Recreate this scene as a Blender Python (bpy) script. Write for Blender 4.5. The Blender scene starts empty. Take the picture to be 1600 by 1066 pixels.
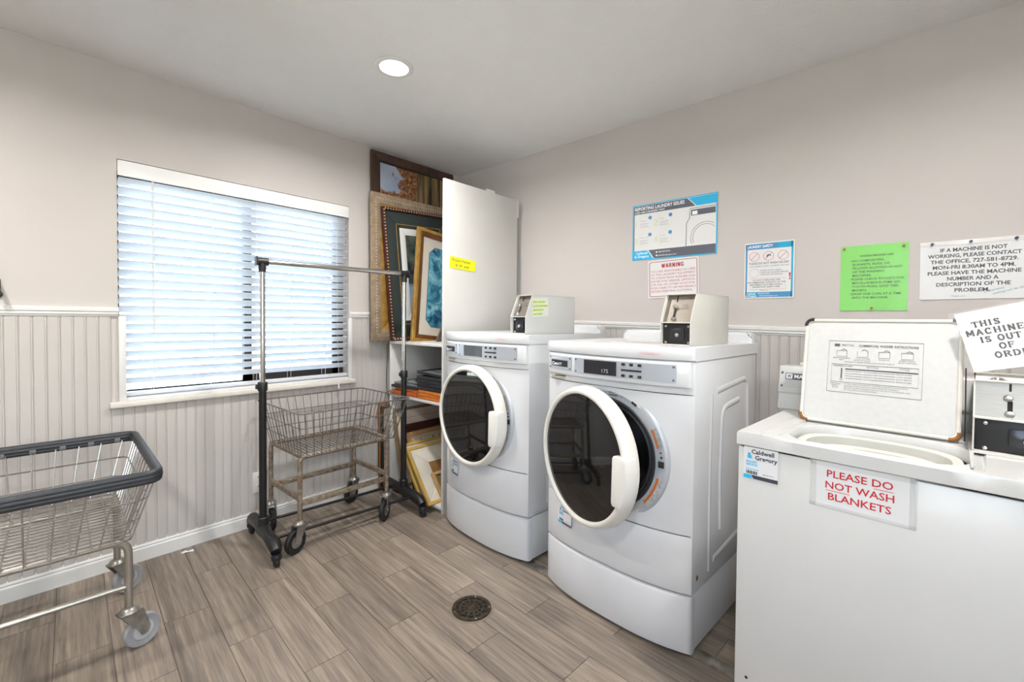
import bpy, bmesh, math, random
from mathutils import Vector, Matrix
random.seed(7)
R = math.radians
SC = bpy.context.scene
COL = SC.collection

# ------------------------------------------------------------------ camera
cam_d = bpy.data.cameras.new('camera')
cam = bpy.data.objects.new('camera', cam_d)
COL.objects.link(cam)
cam_d.sensor_width = 36.0
cam_d.lens = 694.35 / 1600 * 36.0
cam_d.shift_y = -(533.0 - 513.7) / 1600
cam_d.clip_start = 0.02
_yaw, _pit, _rol = R(48.146), R(-1.2), R(0.5)
_fw = Vector((math.sin(_yaw) * math.cos(_pit), math.cos(_yaw) * math.cos(_pit), math.sin(_pit)))
_r = Vector((math.cos(_yaw), -math.sin(_yaw), 0))
_u = _r.cross(_fw)
_r2 = _r * math.cos(_rol) + _u * math.sin(_rol)
_u2 = -_r * math.sin(_rol) + _u * math.cos(_rol)
_m = Matrix((_r2, _u2, -_fw)).transposed().to_4x4()
_m.translation = Vector((-2.5264, -2.8675, 1.2330))
cam.matrix_world = _m
SC.camera = cam

# ------------------------------------------------------------------ world, light, exposure
W = bpy.data.worlds.new('sky')
SC.world = W
W.use_nodes = True
_wn = W.node_tree.nodes
_bg = _wn['Background']
_sky = _wn.new('ShaderNodeTexSky')
_sky.sky_type = 'HOSEK_WILKIE'
_sky.turbidity = 7.8
_sky.ground_albedo = 0.4
_sky.sun_direction = Vector((0.35, -0.55, 0.75)).normalized()
W.node_tree.links.new(_sky.outputs[0], _bg.inputs[0])
_bg.inputs[1].default_value = 50.0
SUN = bpy.data.lights.new('sun', 'SUN')
SUN.energy = 45.0
SUN.angle = R(1.0)
SUN.color = (1.0, 0.975, 0.955)
_so = bpy.data.objects.new('sun', SUN)
COL.objects.link(_so)
_so.rotation_euler = Vector((0.35, -0.55, 0.75)).to_track_quat('Z', 'Y').to_euler()
CAN_POWER = 22.0
SC.view_settings.view_transform = 'Standard'
SC.view_settings.look = 'None'
SC.view_settings.gamma = 1.0
SC.view_settings.exposure = 0.16
SC.view_settings.use_curve_mapping = False

# ------------------------------------------------------------------ materials
def lin(c):
    return tuple(((v / 255) / 12.92 if v <= 10.3 else ((v / 255 + 0.055) / 1.055) ** 2.4) for v in c) + (1.0,)

MATS = {}
def M(name, rgb, rough=0.5, metal=0.0, var=0.0, vscale=8.0, bump=0.0, bscale=60.0, coat=0.0, stretch=None,
      spec=None, trans=0.0, alpha=1.0, emit=None, estr=0.0, rand=0.0, var_rgb=None):
    """procedural principled material: a noise varies the colour by var (or towards var_rgb), another gives fine relief"""
    if name in MATS:
        return MATS[name]
    m = bpy.data.materials.new(name)
    m.use_nodes = True
    nt = m.node_tree
    N, L = nt.nodes, nt.links
    b = N['Principled BSDF']
    b.inputs['Roughness'].default_value = rough
    b.inputs['Metallic'].default_value = metal
    b.inputs['Coat Weight'].default_value = coat
    b.inputs['Coat Roughness'].default_value = 0.08
    b.inputs['Transmission Weight'].default_value = trans
    b.inputs['Alpha'].default_value = alpha
    if spec is not None:
        b.inputs['Specular IOR Level'].default_value = spec
    tc = N.new('ShaderNodeTexCoord')
    src = tc.outputs['Object']
    if stretch:
        mp = N.new('ShaderNodeMapping')
        mp.inputs['Scale'].default_value = stretch
        L.new(src, mp.inputs[0])
        src = mp.outputs[0]
    c0 = lin(rgb)
    nz = N.new('ShaderNodeTexNoise')
    nz.inputs['Scale'].default_value = vscale
    nz.inputs['Detail'].default_value = 5.0
    L.new(src, nz.inputs['Vector'])
    rp = N.new('ShaderNodeValToRGB')
    rp.color_ramp.elements[0].position = 0.3
    rp.color_ramp.elements[1].position = 0.7
    if var_rgb is not None:
        rp.color_ramp.elements[0].color = c0
        rp.color_ramp.elements[1].color = lin(var_rgb)
    else:
        v = max(var, 0.015)
        rp.color_ramp.elements[0].color = tuple(x * (1 - v) for x in c0[:3]) + (1,)
        rp.color_ramp.elements[1].color = tuple(min(1, x * (1 + v)) for x in c0[:3]) + (1,)
    L.new(nz.outputs[0], rp.inputs[0])
    col = rp.outputs[0]
    if rand:
        oi = N.new('ShaderNodeObjectInfo')
        mr = N.new('ShaderNodeMapRange')
        mr.inputs[3].default_value = 1 - rand
        mr.inputs[4].default_value = 1 + rand
        L.new(oi.outputs['Random'], mr.inputs[0])
        hs = N.new('ShaderNodeHueSaturation')
        L.new(mr.outputs[0], hs.inputs['Value'])
        L.new(col, hs.inputs['Color'])
        col = hs.outputs[0]
    L.new(col, b.inputs['Base Color'])
    if emit is not None:
        b.inputs['Emission Color'].default_value = lin(emit)
        b.inputs['Emission Strength'].default_value = estr
    if bump:
        n2 = N.new('ShaderNodeTexNoise')
        n2.inputs['Scale'].default_value = bscale
        n2.inputs['Detail'].default_value = 3.0
        L.new(src, n2.inputs['Vector'])
        bp = N.new('ShaderNodeBump')
        bp.inputs['Strength'].default_value = bump
        bp.inputs['Distance'].default_value = 0.004
        L.new(n2.outputs[0], bp.inputs['Height'])
        L.new(bp.outputs[0], b.inputs['Normal'])
    MATS[name] = m
    return m

wall_paint = M('wall_paint', (196, 190, 186), 0.6, var=0.015, vscale=2, bump=0.12, bscale=160)
bead_paint = M('bead_paint', (190, 185, 181), 0.5, var=0.02, vscale=3)
ceil_paint = M('ceiling_paint', (226, 225, 224), 0.85, var=0.01, bump=0.35, bscale=90)
trim_white = M('trim_white', (218, 217, 215), 0.4, var=0.02, vscale=5)
sill_mat = M('sill_worn_white', (214, 209, 201), 0.5, var=0.08, vscale=14)
appl = M('appliance_white', (213, 214, 216), 0.22, var=0.01, coat=0.3)
appl2 = M('enamel_white', (200, 200, 198), 0.25, var=0.012, vscale=5, coat=0.25)
cream_pl = M('door_cream_plastic', (220, 216, 206), 0.3, var=0.02)
grey_ring = M('ring_silver_grey', (188, 192, 197), 0.38, metal=0.25, var=0.03)
silver_pl = M('panel_silver', (178, 184, 192), 0.35, metal=0.35, var=0.02)
beige_box = M('coin_box_beige', (206, 203, 196), 0.35, var=0.015)
steel = M('brushed_steel', (156, 148, 138), 0.35, metal=0.85, var=0.06, vscale=30, stretch=(1, 1, 12))
chrome = M('chrome', (205, 203, 200), 0.16, metal=1.0, var=0.03)
dull_wire = M('dull_zinc_wire', (132, 126, 120), 0.42, metal=0.8, var=0.25, vscale=40)
bright_wire = M('bright_wire', (178, 176, 173), 0.25, metal=0.9, var=0.1, vscale=40)
rust_tube = M('worn_zinc_tube', (165, 155, 140), 0.5, metal=0.5, vscale=45, var_rgb=(120, 96, 72))
black_pl = M('black_plastic', (26, 26, 28), 0.42, var=0.1)
black_tube = M('black_powder_tube', (22, 22, 24), 0.38, var=0.1)
black_rub = M('black_rubber', (24, 24, 25), 0.6, var=0.15)
bumper = M('bumper_black', (46, 49, 54), 0.45, var=0.2, vscale=25)
grey_rub = M('grey_rubber', (150, 150, 154), 0.55, var=0.08)
dark_glass = M('dark_door_glass', (22, 22, 22), 0.04, spec=0.7)
black_disp = M('display_black', (38, 39, 43), 0.2)
gasket = M('gasket_dark', (40, 41, 44), 0.5)
drum_m = M('drum_steel', (120, 120, 124), 0.35, metal=0.8, var=0.1)
dark_in = M('dark_interior', (30, 29, 28), 0.6)
paper = M('paper_white', (224, 224, 224), 0.5, var=0.01)
laminate = M('laminated_white', (222, 222, 222), 0.45, var=0.01, coat=0.05)
sleeve = M('clear_sleeve', (240, 240, 242), 0.1, alpha=0.10, spec=0.6)
green_p = M('paper_green', (122, 214, 84), 0.4, var=0.03)
yellow_p = M('paper_yellow', (246, 240, 28), 0.5, var=0.02)
ink_k = M('ink_black', (38, 38, 42), 0.6)
ink_g = M('ink_green_black', (26, 70, 26), 0.6)
ink_r = M('ink_red', (196, 26, 40), 0.6)
ink_dr = M('ink_dark_red', (168, 52, 66), 0.6)
ink_pink = M('ink_faded_red', (214, 128, 128), 0.6)
ink_grey = M('ink_grey', (92, 96, 106), 0.6)
ink_lgrey = M('ink_light_grey', (168, 170, 174), 0.6)
ink_blue = M('ink_bright_blue', (30, 178, 226), 0.5)
ink_mblue = M('ink_mid_blue', (70, 140, 190), 0.5)
ink_teal = M('ink_teal_pen', (36, 140, 160), 0.6)
ink_lgreen = M('ink_light_green', (200, 214, 170), 0.6)
ink_green = M('ink_green_pen', (110, 150, 40), 0.6)
ink_w = M('ink_white', (246, 246, 246), 0.5)
ink_or = M('ink_orange', (206, 108, 32), 0.5)
shelf_w = M('shelf_melamine', (206, 204, 201), 0.4, var=0.015)
navy = M('pin_navy', (34, 50, 86), 0.35)
pin_or = M('pin_orange', (170, 100, 30), 0.35)
rust = M('rust_stain', (150, 104, 52), 0.8, vscale=30, var_rgb=(96, 62, 34))
bronze = M('window_bronze', (58, 50, 44), 0.45, metal=0.3)
lens_m = M('lamp_lens', (255, 255, 255), 0.4, emit=(255, 250, 240), estr=14.0)

# ------------------------------------------------------------------ mesh helpers
class MB:
    """collects shapes into one bmesh; build() links it as ONE mesh object. Local frame: X right, Y back, Z up, front faces -Y"""
    def __init__(s):
        s.bm = bmesh.new()
    def _merge(s, t):
        me = bpy.data.meshes.new('t')
        t.to_mesh(me)
        t.free()
        s.bm.from_mesh(me)
        bpy.data.meshes.remove(me)
        return s
    def box(s, x0, x1, y0, y1, z0, z1, bev=0.0, seg=2, mat=None):
        t = bmesh.new()
        bmesh.ops.create_cube(t, size=1.0)
        for v in t.verts:
            v.co = Vector((x0 + (v.co.x + .5) * (x1 - x0), y0 + (v.co.y + .5) * (y1 - y0), z0 + (v.co.z + .5) * (z1 - z0)))
        if bev:
            bmesh.ops.bevel(t, geom=t.edges[:], offset=bev, segments=seg, affect='EDGES', profile=0.5)
        if mat is not None:
            t.transform(mat)
        return s._merge(t)
    def prism(s, poly, a, b, axis='y', bev=0.0, mat=None):
        """extrude a 2D polygon: axis y -> poly in (x,z); axis z -> (x,y); axis x -> (y,z)"""
        t = bmesh.new()
        f = {'y': lambda p, h: (p[0], h, p[1]), 'z': lambda p, h: (p[0], p[1], h), 'x': lambda p, h: (h, p[0], p[1])}[axis]
        A = [t.verts.new(f(p, a)) for p in poly]
        B = [t.verts.new(f(p, b)) for p in poly]
        n = len(poly)
        t.faces.new(A)
        t.faces.new(B[::-1])
        for i in range(n):
            t.faces.new((A[i], B[i], B[(i + 1) % n], A[(i + 1) % n]))
        bmesh.ops.recalc_face_normals(t, faces=t.faces[:])
        if bev:
            bmesh.ops.bevel(t, geom=t.edges[:], offset=bev, segments=2, affect='EDGES', profile=0.5)
        if mat is not None:
            t.transform(mat)
        return s._merge(t)
    def tube(s, pts, r, n=8, closed=False, cap=True, rs=None):
        pts = [Vector(p) for p in pts]
        k = len(pts)
        t = bmesh.new()
        rings = []
        nrm = None
        for i, p in enumerate(pts):
            if closed:
                d = (pts[(i + 1) % k] - pts[i - 1])
            else:
                d = (pts[min(i + 1, k - 1)] - pts[max(i - 1, 0)])
            d.normalize()
            if nrm is None:
                nrm = d.orthogonal().normalized()
                if abs(d.z) < 0.9:
                    nrm = (Vector((0, 0, 1)) - d * d.z).normalized()
            nrm = (nrm - d * nrm.dot(d)).normalized()
            bn = d.cross(nrm)
            rr = rs[i] if rs else r
            rings.append([t.verts.new(p + (nrm * math.cos(2 * math.pi * j / n) + bn * math.sin(2 * math.pi * j / n)) * rr) for j in range(n)])
        for i in range(k if closed else k - 1):
            a, b = rings[i], rings[(i + 1) % k]
            for j in range(n):
                t.faces.new((a[j], a[(j + 1) % n], b[(j + 1) % n], b[j]))
        if cap and not closed:
            t.faces.new(rings[0][::-1])
            t.faces.new(rings[-1])
        bmesh.ops.recalc_face_normals(t, faces=t.faces[:])
        return s._merge(t)
    def lathe(s, prof, c=(0, 0, 0), axis='y', n=32, a0=0.0, a1=2 * math.pi, mat=None):
        """profile of (radius, height) turned round an axis through c"""
        t = bmesh.new()
        full = abs(a1 - a0 - 2 * math.pi) < 1e-6
        m = n if full else n + 1
        def P(r, h, a):
            x, y = r * math.cos(a), r * math.sin(a)
            return {'y': (c[0] + x, c[1] + h, c[2] + y), 'z': (c[0] + x, c[1] + y, c[2] + h), 'x': (c[0] + h, c[1] + x, c[2] + y)}[axis]
        rows = []
        for r, h in prof:
            if r < 1e-7:
                rows.append([t.verts.new(P(0, h, 0))])
            else:
                rows.append([t.verts.new(P(r, h, a0 + (a1 - a0) * j / n)) for j in range(m)])
        for i in range(len(rows) - 1):
            a, b = rows[i], rows[i + 1]
            for j in range(n if full else n):
                j2 = (j + 1) % m if full else j + 1
                if len(a) == 1 and len(b) == 1:
                    continue
                if len(a) == 1:
                    t.faces.new((a[0], b[j], b[j2]))
                elif len(b) == 1:
                    t.faces.new((a[j], b[0], a[j2]))
                else:
                    t.faces.new((a[j], b[j], b[j2], a[j2]))
        bmesh.ops.recalc_face_normals(t, faces=t.faces[:])
        if mat is not None:
            t.transform(mat)
        return s._merge(t)
    def mesh(s, verts, faces):
        t = bmesh.new()
        V = [t.verts.new(v) for v in verts]
        for f in faces:
            t.faces.new([V[i] for i in f])
        return s._merge(t)
    def rect(s, x0, x1, z0, z1, y, mat=None):
        """thin printed patch, front at y"""
        return s.box(x0, x1, y, y + 0.0004, z0, z1, mat=mat)
    def text(s, body, x, z, h, y, w=None, align='C', bold=0.0, mat=None, slant=0.0):
        """one line of lettering standing on the plane y, cap height h, baseline z; w fixes its width"""
        V, F = glyphs(body, bold)
        if not V:
            return s
        xs = [v[0] for v in V]
        x0, x1 = min(xs), max(xs)
        cap = 0.69
        k = h / cap
        kx = (w / (x1 - x0)) if w else k
        off = {'L': -x0, 'C': -(x0 + x1) / 2, 'R': -x1}[align]
        t = bmesh.new()
        vv = [t.verts.new((x + (a[0] + off) * kx + a[1] * k * slant, y, z + a[1] * k)) for a in V]
        for f in F:
            try:
                t.faces.new([vv[i] for i in f])
            except ValueError:
                pass
        if mat is not None:
            t.transform(mat)
        return s._merge(t)
    def build(s, name, mat, parent=None, loc=None, rotz=None, smooth=True, ang=40):
        me = bpy.data.meshes.new(name)
        s.bm.to_mesh(me)
        s.bm.free()
        me.materials.append(mat)
        if smooth and len(me.polygons):  # flat print keeps its own edges
            me.shade_smooth()
            me.set_sharp_from_angle(angle=R(ang))
        o = bpy.data.objects.new(name, me)
        COL.objects.link(o)
        if parent is not None:
            o.parent = parent
            if name.endswith('_print') or name in ('lettering', 'handwriting', 'highlight', 'thin_outline', 'border_and_heading'):
                o['kind'] = 'stuff'
        if loc is not None:
            o.location = loc
        if rotz is not None:
            o.rotation_euler = (0, 0, rotz)
        return o

_GC = {}
def glyphs(body, bold):
    key = (body, bold)
    if key not in _GC:
        cu = bpy.data.curves.new('t', 'FONT')
        cu.body = body
        cu.size = 1.0
        cu.resolution_u = 2
        cu.offset = bold
        ob = bpy.data.objects.new('t', cu)
        me = bpy.data.meshes.new_from_object(ob)
        _GC[key] = ([tuple(v.co) for v in me.vertices], [tuple(p.vertices) for p in me.polygons])
        bpy.data.objects.remove(ob)
        bpy.data.curves.remove(cu)
        bpy.data.meshes.remove(me)
    return _GC[key]

def fillet(pts, r, n=4, closed=False):
    pts = [Vector(p) for p in pts]
    out = []
    k = len(pts)
    for i in range(k):
        if not closed and i in (0, k - 1):
            out.append(pts[i])
            continue
        p, a, b = pts[i], pts[i - 1], pts[(i + 1) % k]
        da, db = (a - p), (b - p)
        q = min(r, da.length * .49, db.length * .49)
        A, B = p + da.normalized() * q, p + db.normalized() * q
        for j in range(n + 1):
            t = j / n
            out.append(A * (1 - t) ** 2 + p * 2 * t * (1 - t) + B * t ** 2)
    return out

def rrect(x0, x1, z0, z1, r, n=5):
    out = []
    for cx, cz, a in ((x1 - r, z1 - r, 0), (x0 + r, z1 - r, 90), (x0 + r, z0 + r, 180), (x1 - r, z0 + r, 270)):
        for j in range(n + 1):
            t = R(a + 90 * j / n)
            out.append((cx + r * math.cos(t), cz + r * math.sin(t)))
    return out

def tag(o, label=None, cat=None, group=None, kind=None):
    if label: o['label'] = label
    if cat: o['category'] = cat
    if group: o['group'] = group
    if kind: o['kind'] = kind
    return o

def thing(name, label, cat, loc=(0, 0, 0), rotz=0.0, group=None):
    o = bpy.data.objects.new(name, None)
    o.empty_display_size = 0.1
    COL.objects.link(o)
    o.location = loc
    o.rotation_euler = (0, 0, rotz)
    return tag(o, label, cat, group)

def struct(name, mb, mat, label=None):
    return tag(mb.build(name, mat, smooth=True, ang=30), label=label, kind='structure')

# ------------------------------------------------------------------ room shell
H = 2.44
X0, Y0 = -4.1, -4.5                       # far ends of the room behind the camera
WX0, WX1, WZ0, WZ1 = -2.195, -1.003, 0.818, 1.993   # window opening
T = 0.13

mb = MB()
mb.box(X0, WX0, 0, T, 0, H)
mb.box(WX1, T, 0, T, 0, H)
mb.box(WX0, WX1, 0, T, 0, WZ0)
mb.box(WX0, WX1, 0, T, WZ1, H)
wall_left = struct('wall_left', mb, wall_paint, 'greige painted wall with the blinded window')
wall_right = struct('wall_right', MB().box(0, T, Y0, 0, 0, H), wall_paint, 'greige painted wall behind the washing machines')
BY0, BY1, BZ0, BZ1 = -3.75, -2.65, 0.85, 2.1     # openings for unseen windows added to brighten the room
BX0, BX1 = -3.5, -2.2
struct('wall_back', MB().box(X0 - T, BX0, Y0 - T, Y0, 0, H).box(BX1, T, Y0 - T, Y0, 0, H).box(BX0, BX1, Y0 - T, Y0, 0, BZ0).box(BX0, BX1, Y0 - T, Y0, BZ1, H), wall_paint)
struct('wall_side', MB().box(X0 - T, X0, Y0, BY0, 0, H).box(X0 - T, X0, BY1, T, 0, H).box(X0 - T, X0, BY0, BY1, 0, BZ0).box(X0 - T, X0, BY0, BY1, BZ1, H), wall_paint)
struct('ceiling', MB().box(X0 - T, T, Y0 - T, T, H, H + 0.1), ceil_paint, 'white textured ceiling')

# floor: grout bed and single planks
grout = M('grout', (96, 86, 78), 0.9, var=0.1)
floor = struct('floor', MB().box(X0 - T, T, Y0 - T, T, -0.1, -0.0025), grout, 'wood-look plank tile floor')

def plank_material():
    m = bpy.data.materials.new('plank_wood_look')
    m.use_nodes = True
    N, L = m.node_tree.nodes, m.node_tree.links
    b = N['Principled BSDF']
    tc, oi = N.new('ShaderNodeTexCoord'), N.new('ShaderNodeObjectInfo')
    mp = N.new('ShaderNodeMapping')
    mp.inputs['Rotation'].default_value = (0, 0, R(3.4))
    sc = N.new('ShaderNodeVectorMath'); sc.operation = 'SCALE'
    sc.inputs[0].default_value = (37.0, 53.0, 11.0)
    L.new(oi.outputs['Random'], sc.inputs['Scale'])
    ad = N.new('ShaderNodeVectorMath'); ad.operation = 'ADD'
    L.new(tc.outputs['Object'], mp.inputs[0])
    L.new(mp.outputs[0], ad.inputs[0]); L.new(sc.outputs[0], ad.inputs[1])
    st = N.new('ShaderNodeMapping'); st.inputs['Scale'].default_value = (1.0, 0.035, 1.0)
    L.new(ad.outputs[0], st.inputs[0])
    n1 = N.new('ShaderNodeTexNoise'); n1.inputs['Scale'].default_value = 60; n1.inputs['Detail'].default_value = 5; n1.inputs['Distortion'].default_value = 0.12
    L.new(st.outputs[0], n1.inputs['Vector'])
    st2 = N.new('ShaderNodeMapping'); st2.inputs['Scale'].default_value = (1.0, 0.05, 1.0)
    L.new(ad.outputs[0], st2.inputs[0])
    n2 = N.new('ShaderNodeTexNoise'); n2.inputs['Scale'].default_value = 150; n2.inputs['Detail'].default_value = 3
    L.new(st2.outputs[0], n2.inputs['Vector'])
    n3 = N.new('ShaderNodeTexNoise'); n3.inputs['Scale'].default_value = 7; n3.inputs['Detail'].default_value = 2
    L.new(st2.outputs[0], n3.inputs['Vector'])
    r1 = N.new('ShaderNodeValToRGB')
    e = r1.color_ramp.elements
    e[0].position = 0.28; e[0].color = lin((114, 102, 92))
    e[1].position = 0.72; e[1].color = lin((160, 145, 128))
    x = r1.color_ramp.elements.new(0.5); x.color = lin((137, 124, 111))
    L.new(n1.outputs[0], r1.inputs[0])
    mx = N.new('ShaderNodeMix'); mx.data_type = 'RGBA'; mx.blend_type = 'OVERLAY'
    mx.inputs[0].default_value = 0.5
    L.new(r1.outputs[0], mx.inputs[6]); L.new(n2.outputs[0], mx.inputs[7])
    mr = N.new('ShaderNodeMapRange'); mr.inputs[3].default_value = 0.72; mr.inputs[4].default_value = 1.0
    L.new(oi.outputs['Random'], mr.inputs[0])
    mu = N.new('ShaderNodeMath'); mu.operation = 'MULTIPLY_ADD'; mu.inputs[1].default_value = 0.35; mu.inputs[2].default_value = -0.17
    L.new(n3.outputs[0], mu.inputs[0])
    a2 = N.new('ShaderNodeMath'); a2.operation = 'ADD'
    L.new(mr.outputs[0], a2.inputs[0]); L.new(mu.outputs[0], a2.inputs[1])
    hs = N.new('ShaderNodeHueSaturation'); hs.inputs['Saturation'].default_value = 0.95
    L.new(a2.outputs[0], hs.inputs['Value']); L.new(mx.outputs[2], hs.inputs['Color'])
    L.new(hs.outputs[0], b.inputs['Base Color'])
    b.inputs['Roughness'].default_value = 0.42
    bp = N.new('ShaderNodeBump'); bp.inputs['Strength'].default_value = 0.12; bp.inputs['Distance'].default_value = 0.002
    L.new(n2.outputs[0], bp.inputs['Height']); L.new(bp.outputs[0], b.inputs['Normal'])
    return m
plank_m = plank_material()

def clip(poly, ax, lim, sgn):
    out = []
    for i in range(len(poly)):
        a, b = poly[i - 1], poly[i]
        ia, ib = sgn * (a[ax] - lim) <= 1e-9, sgn * (b[ax] - lim) <= 1e-9
        if ia != ib:
            t = (lim - a[ax]) / (b[ax] - a[ax])
            out.append((a[0] + t * (b[0] - a[0]), a[1] + t * (b[1] - a[1])))
        if ib:
            out.append(b)
    return out

th = math.atan(0.06)
wd, ld = Vector((math.cos(th), -math.sin(th))), Vector((-math.sin(th), -math.cos(th)))
PW, PL, G = 0.1553, 0.646, 0.0011
DRAIN = Vector((-1.243, -1.501))
for k in range(-12, 18):
    for j in range(-2, 8):
        t0 = (j - (0.5 if k % 2 else 0.0)) * PL
        o = Vector((-2.413, 0)) + wd * (k * PW) + ld * t0
        q = [o + wd * G + ld * G, o + wd * (PW - G) + ld * G, o + wd * (PW - G) + ld * (PL - G), o + wd * G + ld * (PL - G)]
        poly = [(p.x, p.y) for p in q]
        for ax, lim, sg in ((0, 0.0, 1), (0, X0, -1), (1, 0.0, 1), (1, Y0, -1)):
            if poly:
                poly = clip(poly, ax, lim, sg)
        if len(poly) < 3:
            continue
        MB().prism(poly, -0.011, 0.0, 'z').build('plank', plank_m, floor, smooth=False)

# beadboard strips on both walls
BW = 0.0425
LRAIL, RRAIL = 1.232, 1.186
def strip_mesh(z1):
    m = MB()
    w = BW
    prof = [(0.0, 0.0), (0.0, -0.0058), (0.003, -0.008), (w - 0.0085, -0.008), (w - 0.0075, -0.0066), (w - 0.0065, -0.008),
            (w - 0.003, -0.008), (w - 0.0006, -0.0058), (w - 0.0006, 0.0)]
    m.prism(prof, 0.07, z1, 'z')
    return m
def strips(parent, start, count, rotz, height_of, org):
    cache = {}
    for i in range(count):
        a = start + i * BW
        hh = height_of(a)
        if hh not in cache:
            o = strip_mesh(hh).build('bead_board', bead_paint, parent, smooth=False)
            cache[hh] = o.data
        else:
            o = bpy.data.objects.new('bead_board', cache[hh])
            COL.objects.link(o)
            o.parent = parent
        o.location = org(a)
        o.rotation_euler = (0, 0, rotz)
def hl(a):
    return 0.79 if (a + BW > WX0 - 0.005 and a < WX1 + 0.005) else LRAIL + 0.005
strips(wall_left, -3.2, 75, 0, hl, lambda a: (a, 0, 0))
strips(wall_right, 0.009, 92, R(-90), lambda a: RRAIL + 0.005, lambda a: (0, -a, 0))

# chair rails, baseboards, window trim
def rail_prof(z):   # (y, z) profile of the chair rail, standing off the wall
    return [(0, z), (-0.012, z), (-0.012, z + 0.007), (-0.018, z + 0.009), (-0.018, z + 0.02), (-0.022, z + 0.023), (-0.022, z + 0.036), (-0.014, z + 0.042), (0, z + 0.042)]
struct('trim_1', MB().prism(rail_prof(LRAIL), X0, WX0 - 0.0, 'x'), trim_white, 'white chair rail left of the window')
struct('trim_2', MB().prism(rail_prof(LRAIL), WX1, -0.0, 'x'), trim_white, 'white chair rail right of the window')
def tilted_rail():
    m = MB()
    p = rail_prof(0.0)
    V, F = [], []
    for y, dz in ((0.0, 1.207), (-3.6, 1.147)):
        V += [(a, y, dz + b) for a, b in p]
    n = len(p)
    F = [[i, (i + 1) % n, n + (i + 1) % n, n + i] for i in range(n)] + [list(range(n))[::-1], list(range(n, 2 * n))]
    m.mesh(V, F)
    bmesh.ops.recalc_face_normals(m.bm, faces=m.bm.faces[:])
    return m
struct('trim_3', tilted_rail(), trim_white, 'white chair rail behind the machines')
def base_prof():
    return [(0, 0), (-0.016, 0), (-0.016, 0.062), (-0.012, 0.068), (-0.013, 0.076), (-0.008, 0.084), (-0.006, 0.094), (0, 0.096)]
struct('baseboard_left', MB().prism(base_prof(), X0, 0.0, 'x'), trim_white)
struct('baseboard_right', MB().prism([(a, b) for a, b in base_prof()], Y0, 0.0, 'y'), trim_white)
# white side strips and sill of the window below the rail
struct('trim_4', MB().box(WX0 - 0.0, WX0 + 0.028, -0.014, 0.0, WZ0 - 0.02, LRAIL, 0.002), trim_white, 'white strip on the left window edge')
struct('trim_5', MB().box(WX1 - 0.008, WX1 + 0.018, -0.014, 0.0, WZ0 - 0.02, LRAIL, 0.002), trim_white, 'white strip on the right window edge')
struct('trim_6', MB().box(WX0 - 0.035, WX1 + 0.035, -0.034, 0.03, WZ0 - 0.03, WZ0 - 0.004, 0.004), sill_mat, 'worn white window sill')
struct('trim_7', MB().box(WX0 + 0.028, WX1 - 0.008, -0.006, 0.1, WZ0 - 0.004, WZ0 + 0.012, 0.002), trim_white, 'inner window stool')
struct('trim_8', MB().box(-0.035, 0.02, -1.15, 0.05, 0.0, 0.004, 0.0015, mat=Matrix.Translation((-0.797, -1.45, 0)) @ Matrix.Rotation(-th, 4, 'Z')), M('threshold_metal', (168, 163, 155), 0.45, metal=0.6, vscale=20, var_rgb=(104, 94, 82)), 'worn metal strip on the floor before the machines')

# window: bronze slider frame and panes
win = tag(bpy.data.objects.new('window_1', None), 'sliding window with dark bronze frame behind the blind', kind='structure')
COL.objects.link(win)
win.location = (WX0, 0.085, WZ0)
ww, wh = WX1 - WX0, WZ1 - WZ0
f = MB()
f.box(0, ww, -0.005, 0.04, 0, 0.03); f.box(0, ww, -0.005, 0.04, wh - 0.03, wh)
f.box(0, 0.006, -0.005, 0.04, 0, wh); f.box(ww - 0.03, ww, -0.005, 0.04, 0, wh)
f.build('window_frame', bronze, win)
glass_m = bpy.data.materials.new('window_glass')
glass_m.use_nodes = True
_n, _l = glass_m.node_tree.nodes, glass_m.node_tree.links
_tr, _gl, _mx, _fr = _n.new('ShaderNodeBsdfTransparent'), _n.new('ShaderNodeBsdfGlossy'), _n.new('ShaderNodeMixShader'), _n.new('ShaderNodeFresnel')
_tr.inputs[0].default_value = (0.93, 0.96, 0.95, 1)
_gl.inputs[1].default_value = 0.02
_l.new(_fr.outputs[0], _mx.inputs[0]); _l.new(_tr.outputs[0], _mx.inputs[1]); _l.new(_gl.outputs[0], _mx.inputs[2])
_l.new(_mx.outputs[0], _n['Material Output'].inputs[0])
for nm, a, b, y in (('sash', 0.006, ww * .5 + 0.022, 0.022), ('sash', ww * .5 - 0.022, ww - 0.03, 0.002)):
    s = MB()
    s.box(a, b, y, y + 0.016, 0.03, 0.075 if a > 0.2 else 0.037); s.box(a, b, y, y + 0.016, wh - 0.07, wh - 0.03)
    s.box(a, a + (0.044 if a > 0.2 else 0.012), y, y + 0.016, 0.03, wh - 0.03); s.box(b - 0.045, b, y, y + 0.016, 0.03, wh - 0.03)
    so = s.build(nm, bronze, win)
    MB().box(a + (0.04 if a > 0.2 else 0.01), b - 0.04, y + 0.006, y + 0.009, 0.07 if a > 0.2 else 0.035, wh - 0.065).build('pane', glass_m, so)

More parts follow.
